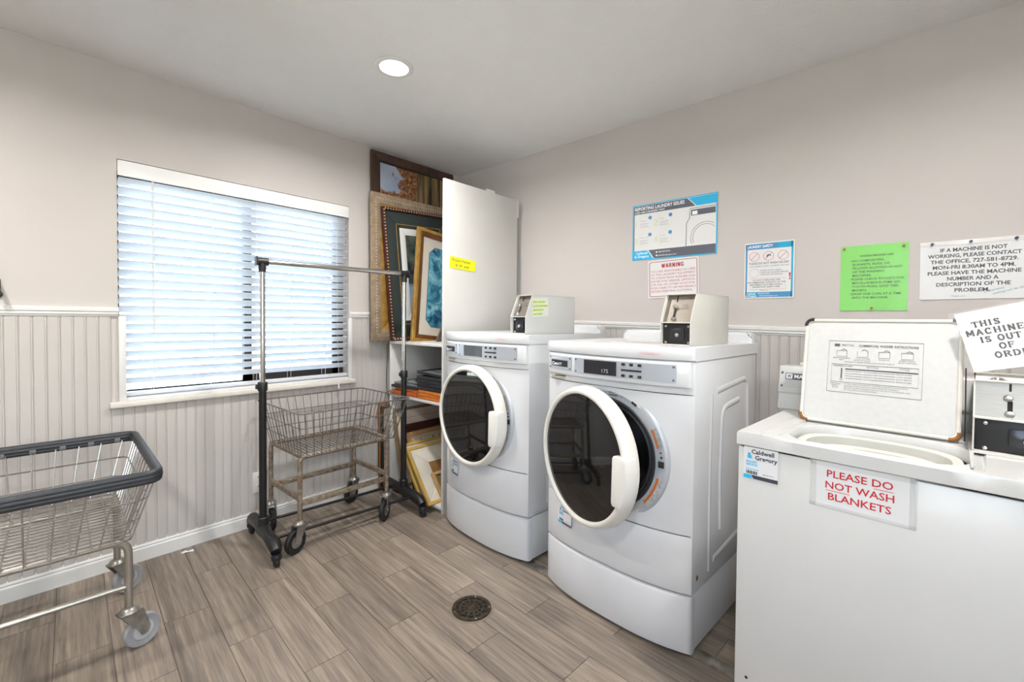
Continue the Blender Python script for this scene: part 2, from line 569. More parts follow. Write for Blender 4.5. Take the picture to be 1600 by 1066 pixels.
def added_window(name, label, loc, rz, bw2, bh2):  # frame and pane for the out-of-view windows added as daylight sources
    o = tag(bpy.data.objects.new(name, None), label, kind='structure')
    COL.objects.link(o)
    o.location = loc
    o.rotation_euler = (0, 0, rz)
    f = MB()
    for a, b_ in ((0, 0.05), (bw2 / 2 - 0.03, bw2 / 2 + 0.03), (bw2 - 0.05, bw2)):
        f.box(a, b_, 0, 0.04, 0, bh2)
    f.box(0, bw2, 0, 0.04, 0, 0.05); f.box(0, bw2, 0, 0.04, bh2 - 0.05, bh2)
    f.build('window_frame', trim_white, o)
    MB().box(0.04, bw2 - 0.04, 0.018, 0.021, 0.04, bh2 - 0.04).build('pane', glass_m, o)
added_window('added_side_window', 'added unseen window in the side wall behind the viewer', (X0 - 0.08, BY0, BZ0), R(90), BY1 - BY0, BZ1 - BZ0)  # made-up opening, lets sky light onto the right wall and machines
added_window('added_back_window', 'added unseen window in the back wall behind the viewer', (BX0, Y0 - 0.08, BZ0), 0, BX1 - BX0, BZ1 - BZ0)  # made-up opening, adds sky light from behind the camera

# ------------------------------------------------------------------ recessed ceiling lights: one seen, the rest added for brightness
def can_light(x, y, label, power=CAN_POWER):
    t = thing('recessed_ceiling_light', label, 'ceiling light', (x, y, H))
    MB().lathe([(0.066, -0.002), (0.068, -0.006), (0.085, -0.007), (0.093, -0.003), (0.093, 0.0)], axis='z', n=40).build('trim_ring', trim_white, t)
    MB().lathe([(0.0, -0.007), (0.04, -0.0065), (0.067, -0.003), (0.067, 0.0)], axis='z', n=40).build('lens', lens_m, t)
    li = bpy.data.lights.new('can_lamp', 'AREA')
    li.shape = 'DISK'; li.size = 0.14; li.energy = power; li.color = (1.0, 0.965, 0.93); li.spread = R(165)
    lo = bpy.data.objects.new('can_lamp', li)
    COL.objects.link(lo)
    lo.parent = t
    lo.location = (0, 0, -0.012)
    return t
can_light(-1.302, -0.995, 'lit recessed ceiling light above the floor before the shelf')
can_light(-1.30, -3.1, 'added unseen ceiling light above the top loading washer')  # out of view, added to even out the brightness
can_light(-3.1, -0.995, 'added unseen ceiling light by the left end of the window wall')  # added lamp beyond the left edge of the view, for fill
can_light(-3.1, -3.1, 'added unseen ceiling light behind the viewer')  # added lamp at the camera's back, lifts the overall light

# ------------------------------------------------------------------ window blind
slat_m = bpy.data.materials.new('blind_slat_white')
slat_m.use_nodes = True
_n, _l = slat_m.node_tree.nodes, slat_m.node_tree.links
_p = _n['Principled BSDF']
_nz, _rp = _n.new('ShaderNodeTexNoise'), _n.new('ShaderNodeValToRGB')
_nz.inputs['Scale'].default_value = 6
_rp.color_ramp.elements[0].color = lin((232, 233, 234)); _rp.color_ramp.elements[1].color = lin((242, 243, 244))
_l.new(_nz.outputs[0], _rp.inputs[0]); _l.new(_rp.outputs[0], _p.inputs['Base Color'])
_p.inputs['Roughness'].default_value = 0.4
_t, _mx = _n.new('ShaderNodeBsdfTranslucent'), _n.new('ShaderNodeMixShader')
_t.inputs[0].default_value = (0.86, 0.9, 0.95, 1)
_mx.inputs[0].default_value = 0.4
_l.new(_p.outputs[0], _mx.inputs[1]); _l.new(_t.outputs[0], _mx.inputs[2]); _l.new(_mx.outputs[0], _n['Material Output'].inputs[0])
cord_m = M('blind_cord', (226, 226, 224), 0.7)

blind = thing('window_blind', 'white faux-wood slatted blind lowered over the window', 'blind', (WX0, 0.0, WZ0))
bw = WX1 - WX0
MB().box(0.004, bw - 0.004, 0.006, 0.05, wh - 0.045, wh - 0.004, 0.002).build('head_rail', trim_white, blind)
v = MB().box(0.002, bw - 0.002, -0.004, 0.004, wh - 0.075, wh - 0.004, 0.0015)
v.box(0.002, bw - 0.002, -0.008, 0.0, wh - 0.079, wh - 0.071, 0.0015)
v.build('valance', M('valance_white', (238, 238, 238), 0.35), blind)
PITCH, NS = 0.0447, 23
top = wh - 0.098
sl = MB()
ta = R(40)
prof = []
for i in range(7):
    a = -0.025 + 0.05 * i / 6
    prof.append((a, 0.0022 * math.cos(math.pi * a / 0.05)))
prof2 = [(a, b - 0.0028) for a, b in prof[::-1]]
rotp = [(a * math.cos(ta) + b * math.sin(ta), -a * math.sin(ta) + b * math.cos(ta)) for a, b in prof + prof2]
sl.prism(rotp, 0.006, bw - 0.006, 'x')
slat0 = None
for i in range(NS):
    if slat0 is None:
        s = slat0 = sl.build('slat', slat_m, blind, ang=60)
    else:
        s = bpy.data.objects.new('slat', slat0.data)
        COL.objects.link(s)
        s.parent = blind
    s.location = (0, 0.031, top - i * PITCH)
    s.rotation_euler = (R(random.uniform(-1.5, 1.5)), 0, 0)
zb = 0.036
MB().box(0.006, bw - 0.006, 0.006, 0.056, zb - 0.018, zb, 0.004).build('bottom_rail', slat_m, blind)
for cx in (0.135, 0.40, 0.615, 0.81, 1.03):
    MB().tube([(cx, 0.003, wh - 0.08), (cx, 0.004, zb)], 0.0012, 5).tube([(cx, 0.059, wh - 0.08), (cx, 0.058, zb)], 0.0012, 5).build('ladder_cord', cord_m, blind)
w = MB().tube([(0.135 - 0.0, -0.012, wh - 0.085), (0.136, -0.014, 0.345)], 0.0042, 8)
w.tube([(0.136, -0.014, 0.345), (0.136, -0.014, 0.325)], 0.0056, 8)
w.build('tilt_wand', trim_white, blind)
for cx, z in ((1.065, 0.70), (1.10, -0.02)):
    c = MB().tube([(cx, -0.01, wh - 0.085), (cx + 0.004, -0.012, z + 0.3), (cx, -0.037 if z < 0.1 else -0.014, max(z, 0.03) + 0.02), (cx, -0.040 if z < 0.1 else -0.014, z)], 0.001, 5)
    c.lathe([(0.0, 0.0), (0.0035, -0.002), (0.0075, -0.03), (0.006, -0.036), (0.0, -0.036)], c=(cx, -0.040 if z < 0.1 else -0.014, z), axis='z', n=10)
    c.build('lift_cord', cord_m, blind)

# ------------------------------------------------------------------ outside the window
struct('ground', MB().box(-20, 18, -26, 24, -0.35, -0.25), M('pale_paving', (206, 202, 196), 0.9, var=0.06, vscale=3, bump=0.3, bscale=40), 'pale paved yard outside the window')
leaf_m = M('shrub_leaf', (78, 118, 46), 0.5, var=0.35, vscale=9)
flower_m = M('shrub_flower', (214, 70, 84), 0.5, vscale=12, var_rgb=(236, 150, 90))
stem_m = M('shrub_stem', (92, 70, 50), 0.8, var=0.2)
def shrub(x, y, rx, h, nl, nf, label):
    t = thing('flowering_shrub', label, 'shrub', (x, y, -0.25), 0, 'shrubs outside the window')
    st = MB()
    for i in range(6):
        a = random.uniform(0, 6.28)
        st.tube([(0, 0, 0), (math.cos(a) * rx * .3, math.sin(a) * rx * .3, h * .5), (math.cos(a) * rx * .7, math.sin(a) * rx * .7, h * .85)], 0.012, 5)
    st.build('stem', stem_m, t)
    for nm, mt, n, s in (('foliage', leaf_m, nl, 0.05), ('blossom', flower_m, nf, 0.035)):
        V, F = [], []
        for i in range(n):
            a, b, q = random.uniform(0, 6.28), random.uniform(-0.5, 1.0), random.uniform(0.75, 1.05)
            cb = math.sqrt(max(0, 1 - b * b))
            c = Vector((rx * cb * math.cos(a) * q, rx * cb * math.sin(a) * q, h * .5 + h * .5 * b * q))
            d1 = Vector((random.gauss(0, 1), random.gauss(0, 1), random.gauss(0, 1))).normalized()
            d2 = d1.orthogonal().normalized()
            k = len(V)
            V += [c - d1 * s, c + d2 * s * .45, c + d1 * s, c - d2 * s * .45]
            F.append((k, k + 1, k + 2, k + 3))
        MB().mesh(V, F).build(nm, mt, t, smooth=False)
for i, (x, y, rx, h, lb) in enumerate(((-4.5, 2.6, .45, .85, 'flowering shrub outside, leftmost through the blind'),
        (-3.5, 2.5, .45, .75, 'flowering shrub outside, second from the left through the blind'),
        (-2.5, 2.7, .45, .85, 'flowering shrub outside, third from the left through the blind'),
        (-1.5, 2.5, .45, .7, 'flowering shrub outside, fourth from the left through the blind'),
        (-0.4, 2.6, .5, .9, 'flowering shrub outside, second from the right through the blind'),
        (0.8, 2.9, .5, .9, 'flowering shrub outside, rightmost through the blind'))):
    shrub(x, y, rx, h, 420, 130, lb)

# ------------------------------------------------------------------ small wall fittings
o = thing('wall_outlet', 'white duplex wall outlet on the beadboard behind the garment rack', 'outlet', (-1.573, -0.008, 0.257))
MB().box(-0.037, 0.037, -0.006, 0.0, -0.06, 0.06, 0.003).build('cover_plate', trim_white, o)
for z in (-0.027, 0.027):
    rc = MB().prism([(a * 0.019, z + b * 0.0165) for a, b in ((1, -.6), (1, .6), (.6, 1), (-.6, 1), (-1, .6), (-1, -.6), (-.6, -1), (.6, -1))], -0.0085, -0.005, 'y').build('receptacle', trim_white, o)
    h = MB()
    for dx in (-0.007, 0.007):
        h.box(dx - 0.0013, dx + 0.0013, -0.0092, -0.008, z - 0.001, z + 0.008)
    h.lathe([(0.0, -0.0092), (0.0026, -0.0092), (0.0026, -0.008)], c=(0, 0, z - 0.008), n=10)
    h.build('slot', ink_k, rc)
o = thing('coat_hook', 'black hook on the wall at the far left edge above the chair rail', 'hook', (-2.574, 0.0, 1.335))
MB().box(-0.014, 0.006, -0.006, 0.0, -0.03, 0.05, 0.002).build('back_plate', black_pl, o)
MB().tube(fillet([(-0.006, -0.004, 0.045), (-0.006, -0.03, 0.03), (0.001, -0.055, -0.015), (0.001, -0.062, -0.02)], 0.02), 0.008, 10, rs=None).lathe(
    [(0, 0.018), (0.009, 0.012), (0.013, 0.0), (0.009, -0.009), (0, -0.012)], c=(0.001, -0.062, -0.018), axis='z', n=14).build('hook_arm', black_pl, o)

# floor drain
dm = M('cast_iron_drain', (84, 74, 60), 0.55, metal=0.7, vscale=40, var_rgb=(52, 44, 36))
o = thing('floor_drain', 'round dark cast-metal drain grate set in the plank floor', 'drain', (DRAIN.x, DRAIN.y, 0.0))
MB().lathe([(0.082, 0.0), (0.088, 0.0022), (0.094, 0.0012), (0.094, 0.0)], axis='z', n=40).build('collar', M('drain_collar', (150, 138, 122), 0.4, metal=0.6), o)
MB().lathe([(0.0, 0.0008), (0.083, 0.0008), (0.083, 0.0)], axis='z', n=40).build('sump', M('drain_black', (16, 14, 12), 0.8), o)
g = MB()
for r0, r1 in ((0.0, 0.014), (0.026, 0.034), (0.046, 0.054), (0.067, 0.083)):
    g.lathe([(max(r0, 1e-9), 0.0045), (r1, 0.0045), (r1, 0.001), (max(r0, 1e-9) if r0 else 1e-9, 0.001)] + ([(r0, 0.0045)] if r0 else []), axis='z', n=36)
for i in range(12):
    a = i * math.pi / 6
    g.box(0.012, 0.07, -0.0042, 0.0042, 0.001, 0.0043, mat=Matrix.Rotation(a, 4, 'Z'))
g.build('grate', dm, o)
for a in (0.6, 2.7, 4.2, 5.5):
    MB().lathe([(0, 0.0062), (0.004, 0.0055), (0.005, 0.004)], c=(0.075 * math.cos(a), 0.075 * math.sin(a), 0), axis='z', n=10).build('screw', chrome, o)
# paper scrap
sv = [(0, 0, .002), (.022, .006, .004), (.03, -.008, .002), (.052, -.014, .006), (.05, -.03, .002), (.02, -.022, .005), (.004, -.02, .002)]
sb = MB().mesh(sv + [(a, b, c - 0.0012) for a, b, c in sv], [list(range(7)), list(range(13, 6, -1))] + [[i, i + 7, (i + 1) % 7 + 7, (i + 1) % 7] for i in range(7)])
tag(sb.build('paper_scrap', paper, loc=(-1.965, -0.06, 0.0), smooth=False), 'small torn white paper scrap on the floor by the baseboard', 'paper scrap')

# ------------------------------------------------------------------ signs on the right wall
def sign(name, label, cat, y, z, w, h, mat=laminate, th=0.002, tilt=0.0, x=-0.0015):
    """board centred at wall point (y, z); local X runs to the viewer's right"""
    t = thing(name, label, cat, (x, y, z), R(-90))
    t.rotation_euler = (0, tilt, R(-90))
    MB().box(-w / 2, w / 2, -th, 0.0, -h / 2, h / 2).build('sheet', mat, t)
    return t
F_ = -0.0026    # print plane

# reporting laundry issues
w, h = 0.492, 0.332
s = sign('information_board', 'wide blue and grey laundry issue reporting board with washer drawing', 'sign', -1.838, 1.763, w, h)
b = MB()
b.rect(-w / 2, w / 2, h / 2 - 0.006, h / 2, F_); b.rect(-w / 2, w / 2, -h / 2, -h / 2 + 0.006, F_)
b.rect(-w / 2, -w / 2 + 0.006, -h / 2, h / 2, F_); b.rect(w / 2 - 0.006, w / 2, -h / 2, h / 2, F_)
b.prism([(0.09, h / 2 - 0.008), (w / 2 - 0.006, h / 2 - 0.008), (w / 2 - 0.006, h / 2 - 0.056), (0.135, h / 2 - 0.056)], F_ - 0.0002, F_ + 0.0002, 'y')
b.prism([(-w / 2 + 0.006, -h / 2 + 0.006), (-0.115, -h / 2 + 0.006), (-0.15, -h / 2 + 0.056), (-w / 2 + 0.006, -h / 2 + 0.056)], F_ - 0.0002, F_ + 0.0002, 'y')
b.build('blue_print', ink_blue, s)
b = MB()
b.prism([(-w / 2 + 0.007, h / 2 - 0.008), (0.083, h / 2 - 0.008), (0.128, h / 2 - 0.056), (-w / 2 + 0.007, h / 2 - 0.056)], F_ - 0.0002, F_ + 0.0002, 'y')
b.prism([(-0.108, -h / 2 + 0.006), (w / 2 - 0.007, -h / 2 + 0.006), (w / 2 - 0.007, -h / 2 + 0.056), (-0.143, -h / 2 + 0.056)], F_ - 0.0002, F_ + 0.0002, 'y')
b.rect(-w / 2 + 0.007, -w / 2 + 0.012, -0.11, 0.11, F_)
b.tube([(0.08, F_, -0.108), (0.08, F_, 0.02), (0.098, F_, 0.045), (0.098, F_, 0.098), (0.24, F_, 0.098)], 0.0013, 5)
b.rect(0.105, 0.236, 0.058, 0.09, F_)
for r_ in (0.08, 0.068):
    pts = [(0.185 + r_ * math.cos(a), F_, -0.065 + r_ * math.sin(a)) for a in [R(x) for x in range(-25, 206, 10)] if 0.185 + r_ * math.cos(a) < 0.236]
    b.tube(pts, 0.0011, 5)
b.build('grey_print', ink_grey, s)
b = MB()
b.text('REPORTING LAUNDRY ISSUES', -w / 2 + 0.014, h / 2 - 0.034, 0.019, F_ - 0.0006, w=0.30, align='L', bold=0.02)
b.text('4 EASY AND CONVENIENT WAYS', -w / 2 + 0.014, h / 2 - 0.051, 0.0105, F_ - 0.0006, w=0.185, align='L', bold=0.01)
b.text('Caldwell', -0.185, -h / 2 + 0.034, 0.0145, F_ - 0.0006, bold=0.01)
b.text('& Gregory', -0.185, -h / 2 + 0.014, 0.0145, F_ - 0.0006, bold=0.01)
b.text('800.927.9274', -0.045, -h / 2 + 0.036, 0.009, F_ - 0.0006)
b.text('caldwellandgregory.com', -0.03, -h / 2 + 0.016, 0.008, F_ - 0.0006)
b.lathe([(0, F_ - 0.0006), (0.005, F_ - 0.0006)], c=(-0.092, 0, -h / 2 + 0.04), n=10); b.lathe([(0, F_ - 0.0006), (0.005, F_ - 0.0006)], c=(-0.092, 0, -h / 2 + 0.02), n=10)
b.rect(0.112, 0.14, 0.062, 0.082, F_ - 0.0006)
b.build('white_print', ink_w, s)
b = MB()
for i, (cx, cz) in enumerate(((-0.168, 0.052), (-0.045, 0.052), (-0.168, -0.048), (-0.045, -0.048))):
    b.lathe([(0.042, F_), (0.0435, F_)], c=(cx, 0, cz), n=28)
    b.text(str(i + 1), cx - 0.055, cz - 0.02, 0.036, F_)
b.build('outline_print', ink_lgreen, s)
b = MB()
for i, (cx, cz) in enumerate(((-0.135, 0.082), (-0.012, 0.082), (-0.135, -0.018), (-0.012, -0.018))):
    b.lathe([(1e-6, F_ - 0.0005), (0.011, F_ - 0.0005)], c=(cx, 0, cz), n=14)
b.build('icon_print', ink_mblue, s)
b = MB()
for (cx, cz), tx in zip(((-0.168, 0.052), (-0.045, 0.052), (-0.168, -0.048), (-0.045, -0.048)), ('WEBSITE', 'EMAIL', 'MOBILE APP', 'PHONE')):
    b.text(tx, cx - 0.03, cz + 0.012, 0.007, F_, align='L')
    for j in range(3):
        b.rect(cx - 0.03, cx + 0.024 - 0.008 * (j % 2), cz - 0.003 - j * 0.010, cz - 0.0005 - j * 0.010, F_)
b.build('caption_print', ink_lgrey, s)

# slab-serif stroke letters (used for the typed notices)
SLAB = {
 'T': (.9, [((.45, 0), (.45, 1)), ((.03, .94), (.87, .94))], [(.25, .65, 0), ], [(.03, .94, .72), (.87, .94, .72)]),
 'H': (1.0, [((.2, 0), (.2, 1)), ((.8, 0), (.8, 1)), ((.2, .5), (.8, .5))], [(.02, .38, 0), (.62, .98, 0), (.02, .38, 1), (.62, .98, 1)], []),
 'I': (.5, [((.25, 0), (.25, 1))], [(.04, .46, 0), (.04, .46, 1)], []),
 'M': (1.15, [((.18, 0), (.18, 1)), ((.97, 0), (.97, 1)), ((.2, 1), (.575, .25)), ((.575, .25), (.95, 1))], [(.0, .36, 0), (.79, 1.15, 0), (.0, .25, 1), (.9, 1.15, 1)], []),
 'A': (1.05, [((.18, 0), (.525, 1)), ((.525, 1), (.87, 0)), ((.32, .35), (.73, .35))], [(.0, .36, 0), (.69, 1.05, 0)], []),
 'N': (1.0, [((.2, 0), (.2, 1)), ((.8, 0), (.8, 1)), ((.2, 1), (.8, 0))], [(.02, .38, 0), (.02, .22, 1), (.62, .98, 1)], []),
 'E': (.9, [((.2, 0), (.2, 1)), ((.2, .94), (.82, .94)), ((.2, .06), (.84, .06)), ((.2, .5), (.62, .5))], [(.02, .3, 0), (.02, .3, 1)], [(.82, .94, .74), (.84, .06, .28), (.62, .38, .64)]),
 'F': (.85, [((.2, 0), (.2, 1)), ((.2, .94), (.8, .94)), ((.2, .5), (.6, .5))], [(.02, .42, 0), (.02, .3, 1)], [(.8, .94, .74), (.6, .38, .64)]),
 'U': (1.0, [((.2, 1), (.2, .35)), ((.8, 1), (.8, .35)), ((.2, .35), (.28, .12)), ((.28, .12), (.5, .04)), ((.5, .04), (.72, .12)), ((.72, .12), (.8, .35))], [(.02, .38, 1), (.62, .98, 1)], []),
 'R': (1.0, [((.2, 0), (.2, 1)), ((.2, .94), (.6, .94)), ((.6, .94), (.8, .75)), ((.8, .75), (.6, .5)), ((.6, .5), (.2, .5)), ((.55, .5), (.85, 0))], [(.02, .38, 0), (.02, .3, 1), (.76, 1.0, 0)], []),
 'D': (1.0, [((.2, 0), (.2, 1)), ((.2, .94), (.55, .94)), ((.55, .94), (.82, .7)), ((.82, .7), (.82, .3)), ((.82, .3), (.55, .06)), ((.55, .06), (.2, .06))], [(.02, .3, 0), (.02, .3, 1)], []),
 'W': (1.3, [((.15, 1), (.4, 0)), ((.4, 0), (.65, .9)), ((.65, .9), (.9, 0)), ((.9, 0), (1.15, 1))], [(.0, .32, 1), (.98, 1.3, 1)], []),
 ' ': (.5, [], [], []),
}
def arc_letter(ch):
    if ch == 'O':
        p = [(.5 + .36 * math.cos(R(a)), .5 + .47 * math.sin(R(a))) for a in range(0, 361, 30)]
    elif ch in 'CG':
        p = [(.52 + .36 * math.cos(R(a)), .5 + .47 * math.sin(R(a))) for a in range(45, 316, 27)]
    else:
        p = [(.75, .8), (.6, .95), (.35, .95), (.2, .78), (.3, .6), (.65, .42), (.78, .24), (.62, .06), (.35, .05), (.2, .2)]
    seg = list(zip(p[:-1], p[1:]))
    ver = []
    if ch in 'CG':
        ver = [(.78, .98, .66)]
    if ch == 'G':
        seg += [((.8, .16), (.8, .46)), ((.58, .46), (.95, .46))]
    if ch == 'S':
        ver = [(.77, .97, .7), (.18, .05, .3)]
    return (1.0 if ch != 'S' else .95, seg, [], ver)
def slab_text(m, body, x, z, h, y, bold=0.2, width=None, mat=None, gap=0.14):
    """line of slab-serif lettering, centred on x"""
    adv = []
    tot = 0
    for ch in body:
        g = SLAB.get(ch) or arc_letter(ch)
        adv.append((tot, g))
        tot += g[0] + gap
    tot -= gap
    k = h
    kx = (width / tot) if width else h
    P = lambda a, b: (x + (a - tot / 2) * kx, z + b * k)
    hw = bold / 2
    def quad(a, b, wd):
        A, B = Vector(P(*a)), Vector(P(*b))
        d = (B - A)
        if d.length < 1e-9: return
        d.normalize()
        n_ = Vector((-d.y, d.x)) * wd * k
        e_ = d * wd * k * 0.35
        c = [A - e_ + n_, A - e_ - n_, B + e_ - n_, B + e_ + n_]
        t = bmesh.new()
        yy = y - random.uniform(0, 0.00008)
        t.faces.new([t.verts.new((q.x, yy, q.y)) for q in c])
        if mat is not None: t.transform(mat)
        m._merge(t)
    for off, g in adv:
        for a, b in g[1]:
            thin = abs(a[1] - b[1]) < 0.02
            quad((a[0] + off, a[1]), (b[0] + off, b[1]), hw * (0.55 if thin else 1.0))
        for a, b, zz in g[2]:
            zz = 0.05 if zz == 0 else 0.95
            quad((a + off + .04, zz), (b + off - .04, zz), 0.06)
        for xx, za, zb_ in g[3]:
            quad((xx + off, za), (xx + off, zb_), 0.055)
    return m

# warning board
w, h = 0.296, 0.222
s = sign('warning_board', 'white board with dark red border headed WARNING below the blue board', 'sign', -1.844, 1.479, w, h, tilt=R(-1.5))
b = MB()
pr = [(a, F_, c) for a, c in rrect(-w / 2 + 0.01, w / 2 - 0.01, -h / 2 + 0.01, h / 2 - 0.01, 0.01)]
b.tube(pr, 0.0017, 4, closed=True)
slab_text(b, 'WARNING', 0, h / 2 - 0.046, 0.022, F_, bold=0.26, width=0.13)
b.build('border_and_heading', ink_dr, s)
b = MB()
for i, tx in enumerate(('YOU ARE RESPONSIBLE AS USER', 'OF THE LAUNDRY EQUIPMENT', 'TO CHECK EACH WASHER AND', 'DRYER FOR GREASE, LIPSTICK,', 'DYE, INK OR OTHER SUCH FOR-', 'EIGN OBJECTS OR MATERIALS', 'BEFORE INSERTING CLOTHING.')):
    b.text(tx, -w / 2 + 0.018, h / 2 - 0.072 - i * 0.0195, 0.0118, F_, w=(w - 0.036) * (0.94 if i == 6 else 1.0), align='L')
b.build('lettering', M('ink_warning_text', (190, 96, 104), 0.6), s)

# laundry safety
w, h = 0.222, 0.283
s = sign('safety_notice', 'upright blue bordered laundry safety notice with three red crossed symbols', 'sign', -2.333, 1.492, w, h)
b = MB()
b.rect(-w / 2 + 0.006, -w / 2 + 0.013, -h / 2 + 0.006, h / 2 - 0.006, F_)
b.rect(-w / 2 + 0.006, w / 2 - 0.07, h / 2 - 0.034, h / 2 - 0.006, F_)
b.rect(-w / 2 + 0.06, w / 2 - 0.006, -h / 2 + 0.006, -h / 2 + 0.032, F_)
b.build('grey_blue_print', ink_mblue, s)
b = MB()
b.rect(w / 2 - 0.07, w / 2 - 0.006, h / 2 - 0.034, h / 2 - 0.006, F_)
b.rect(w / 2 - 0.014, w / 2 - 0.006, -h / 2 + 0.006, h / 2 - 0.006, F_)
b.rect(-w / 2 + 0.006, -w / 2 + 0.06, -h / 2 + 0.006, -h / 2 + 0.032, F_)
b.build('blue_print', M('ink_cyan', (30, 166, 206), 0.5), s)
b = MB()
b.text('LAUNDRY SAFETY', -w / 2 + 0.013, h / 2 - 0.026, 0.0125, F_ - 0.0005, w=0.115, align='L', bold=0.02)
b.text('Caldwell', -w / 2 + 0.033, -h / 2 + 0.02, 0.008, F_ - 0.0005, bold=0.02); b.text('& Gregory', -w / 2 + 0.033, -h / 2 + 0.0095, 0.008, F_ - 0.0005, bold=0.02)
b.text('800.927.9274', -0.02, -h / 2 + 0.021, 0.0065, F_ - 0.0005); b.text('caldwellandgregory.com', 0.0, -h / 2 + 0.011, 0.006, F_ - 0.0005)
b.build('white_print', ink_w, s)
b = MB()
for cx in (-0.066, -0.002, 0.062):
    b.lathe([(0.0215, F_), (0.0232, F_)], c=(cx, 0, 0.071), n=26)
    b.tube([(cx - 0.016, F_, 0.055), (cx + 0.016, F_, 0.087)], 0.0009, 4)
b.prism([(0.088, -0.018), (0.096, -0.018), (0.094, -0.04), (0.090, -0.04)], F_ - 0.0002, F_ + 0.0002, 'y')
b.lathe([(1e-6, F_), (0.004, F_)], c=(0.092, 0, -0.047), n=12)
b.build('red_print', M('ink_symbol_red', (206, 60, 56), 0.6), s)
b = MB()
b.text('PLEASE DO NOT WASH OR DRY', 0.0, 0.031, 0.0105, F_, w=0.178, bold=0.012)
b.text('FOAM RUBBER | PLASTIC | SOLVENTS | OIL PADS', 0.0, 0.018, 0.006, F_, w=0.178)
for i, tx in enumerate(('PLEASE CHECK FABRIC', 'CARE FOR LAUNDRY BEFORE', 'WASHING OR DRYING')):
    b.text(tx, -0.038, -0.004 - i * 0.0105, 0.0065, F_, align='L')
for i, tx in enumerate(('DO NOT OVERLOAD THE', 'RECOMMENDED CAPACITY OF THE', 'EQUIPMENT AS IT MAY POSE A', 'SIGNIFICANT SAFETY RISK')):
    b.text(tx, -0.01, -0.053 - i * 0.0115, 0.0072, F_, bold=0.01)
b.text('Thank you', -0.02, -0.103, 0.006, F_)
b.prism([(-0.012, 0.062), (0.0, 0.074), (0.012, 0.068), (0.004, 0.08), (-0.008, 0.078)], F_ - 0.0002, F_ + 0.0002, 'y')
b.build('grey_print', ink_grey, s)
b = MB()
b.tube([(-0.083, F_, -0.041), (0.075, F_, -0.041), (0.075, F_, -0.096), (-0.083, F_, -0.096)], 0.0005, 4, closed=True)
b.lathe([(0.021, F_), (0.0222, F_)], c=(-0.065, 0, -0.012), n=24)
b.build('thin_outline', ink_pink, s)

def sleeve_front(t, w, h, y=-0.006, seed=0, amp=0.0022, n=14):
    """wrinkled clear plastic over a sheet"""
    rnd = random.Random(seed)
    ph = [rnd.uniform(0, 6.28) for _ in range(6)]
    V, F = [], []
    for j in range(n + 1):
        for i in range(n + 1):
            a, c = i / n, j / n
            k = math.sin(math.pi * a) * math.sin(math.pi * c)
            d = (math.sin(7 * a + 3 * c + ph[0]) + math.sin(11 * c - 5 * a + ph[1]) + 0.8 * math.sin(17 * a * c + ph[2]) + 0.7 * math.sin(15 * a - 9 * c + ph[3])) / 3.5
            V.append((-w / 2 + w * a, y - amp * d * (0.35 + 0.65 * k), -h / 2 + h * c))
    F = [(j * (n + 1) + i, j * (n + 1) + i + 1, (j + 1) * (n + 1) + i + 1, (j + 1) * (n + 1) + i) for j in range(n) for i in range(n)]
    return MB().mesh(V, F).build('plastic_sleeve', sleeve, t, ang=180)

def push_pin(t, x, z, mat, y=-0.004):
    MB().lathe([(0.0, -0.014), (0.0045, -0.0135), (0.005, -0.011), (0.003, -0.009), (0.003, -0.003), (0.0055, -0.001), (0.0055, 0.0)], c=(x, y, z), n=12).build('push_pin', mat, t)

# green washing machine care sheet
w, h = 0.232, 0.291
s = sign('care_notice', 'bright green washing machine care sheet in a clear sleeve', 'sign', -2.741, 1.431, w, h, mat=green_p)
b = MB()
b.text('WASHING MACHINE CARE', 0.01, 0.094, 0.0085, F_, w=0.115, bold=0.02)
for i, tx in enumerate(('•NO COMFORTERS,', '  BLANKETS, RUGS, OR', '  PILLOWS ALLOWED IN ANY', '  OF THE WASHING', '  MACHINES.', '•PLEASE CHECK POCKETS FOR', '  MISCELLANEOUS ITEMS (EX.', '  TOOTH PICKS, GOLF TEES,', '  MONEY).', '•DROP ONE COIN AT A TIME', '  INTO THE MACHINE.')):
    ind = 0.007 if tx[0] == ' ' else 0.0
    b.text(tx.strip(), -0.079 + ind, 0.073 - i * 0.0165, 0.0092, F_, align='L', bold=0.012, w=None)
b.build('lettering', ink_g, s)
sleeve_front(s, w * 1.02, h * 1.01, seed=3)
push_pin(s, -0.103, 0.133, pin_or); push_pin(s, 0.1, 0.131, pin_or); push_pin(s, -0.002, -0.134, pin_or)

# machine not working notice
w, h = 0.318, 0.236
s = sign('office_notice', 'white typed notice with office phone number pinned by navy push pins', 'sign', -3.052, 1.448, w, h, mat=paper, tilt=R(-0.3))
b = MB()
for i, (tx, ww_) in enumerate((('IF A MACHINE IS NOT', .185), ('WORKING, PLEASE CONTACT', .258), ('THE OFFICE, 727-581-8729.', .242), ('MON-FRI 8:30AM TO 4PM.', .228), ('PLEASE HAVE THE MACHINE', .258), ('NUMBER AND A', .142), ('DESCRIPTION OF THE', .205), ('PROBLEM.', .098))):
    b.text(tx, -0.006, 0.074 - i * 0.0232, 0.0142, F_, w=ww_, bold=0.028)
b.build('lettering', ink_k, s)
b = MB()
b.text('Thank you', -0.045, -0.1085, 0.007, F_, slant=0.2)
mt = Matrix.Translation((0.05, 0, -0.093)) @ Matrix.Rotation(R(-17), 4, 'Y')
b.text('Otherwise', 0.005, 0.004, 0.009, F_, slant=0.25, mat=mt)
b.text('nothing will be done', 0.045, -0.010, 0.008, F_, slant=0.25, mat=mt)
b.build('handwriting', ink_teal, s)
MB().box(-w / 2, w / 2, -0.0034, -0.0004, h / 2 - 0.018, h / 2 - 0.001, 0.0006).build('top_strip', M('sleeve_strip', (228, 226, 224), 0.2, coat=0.5), s)
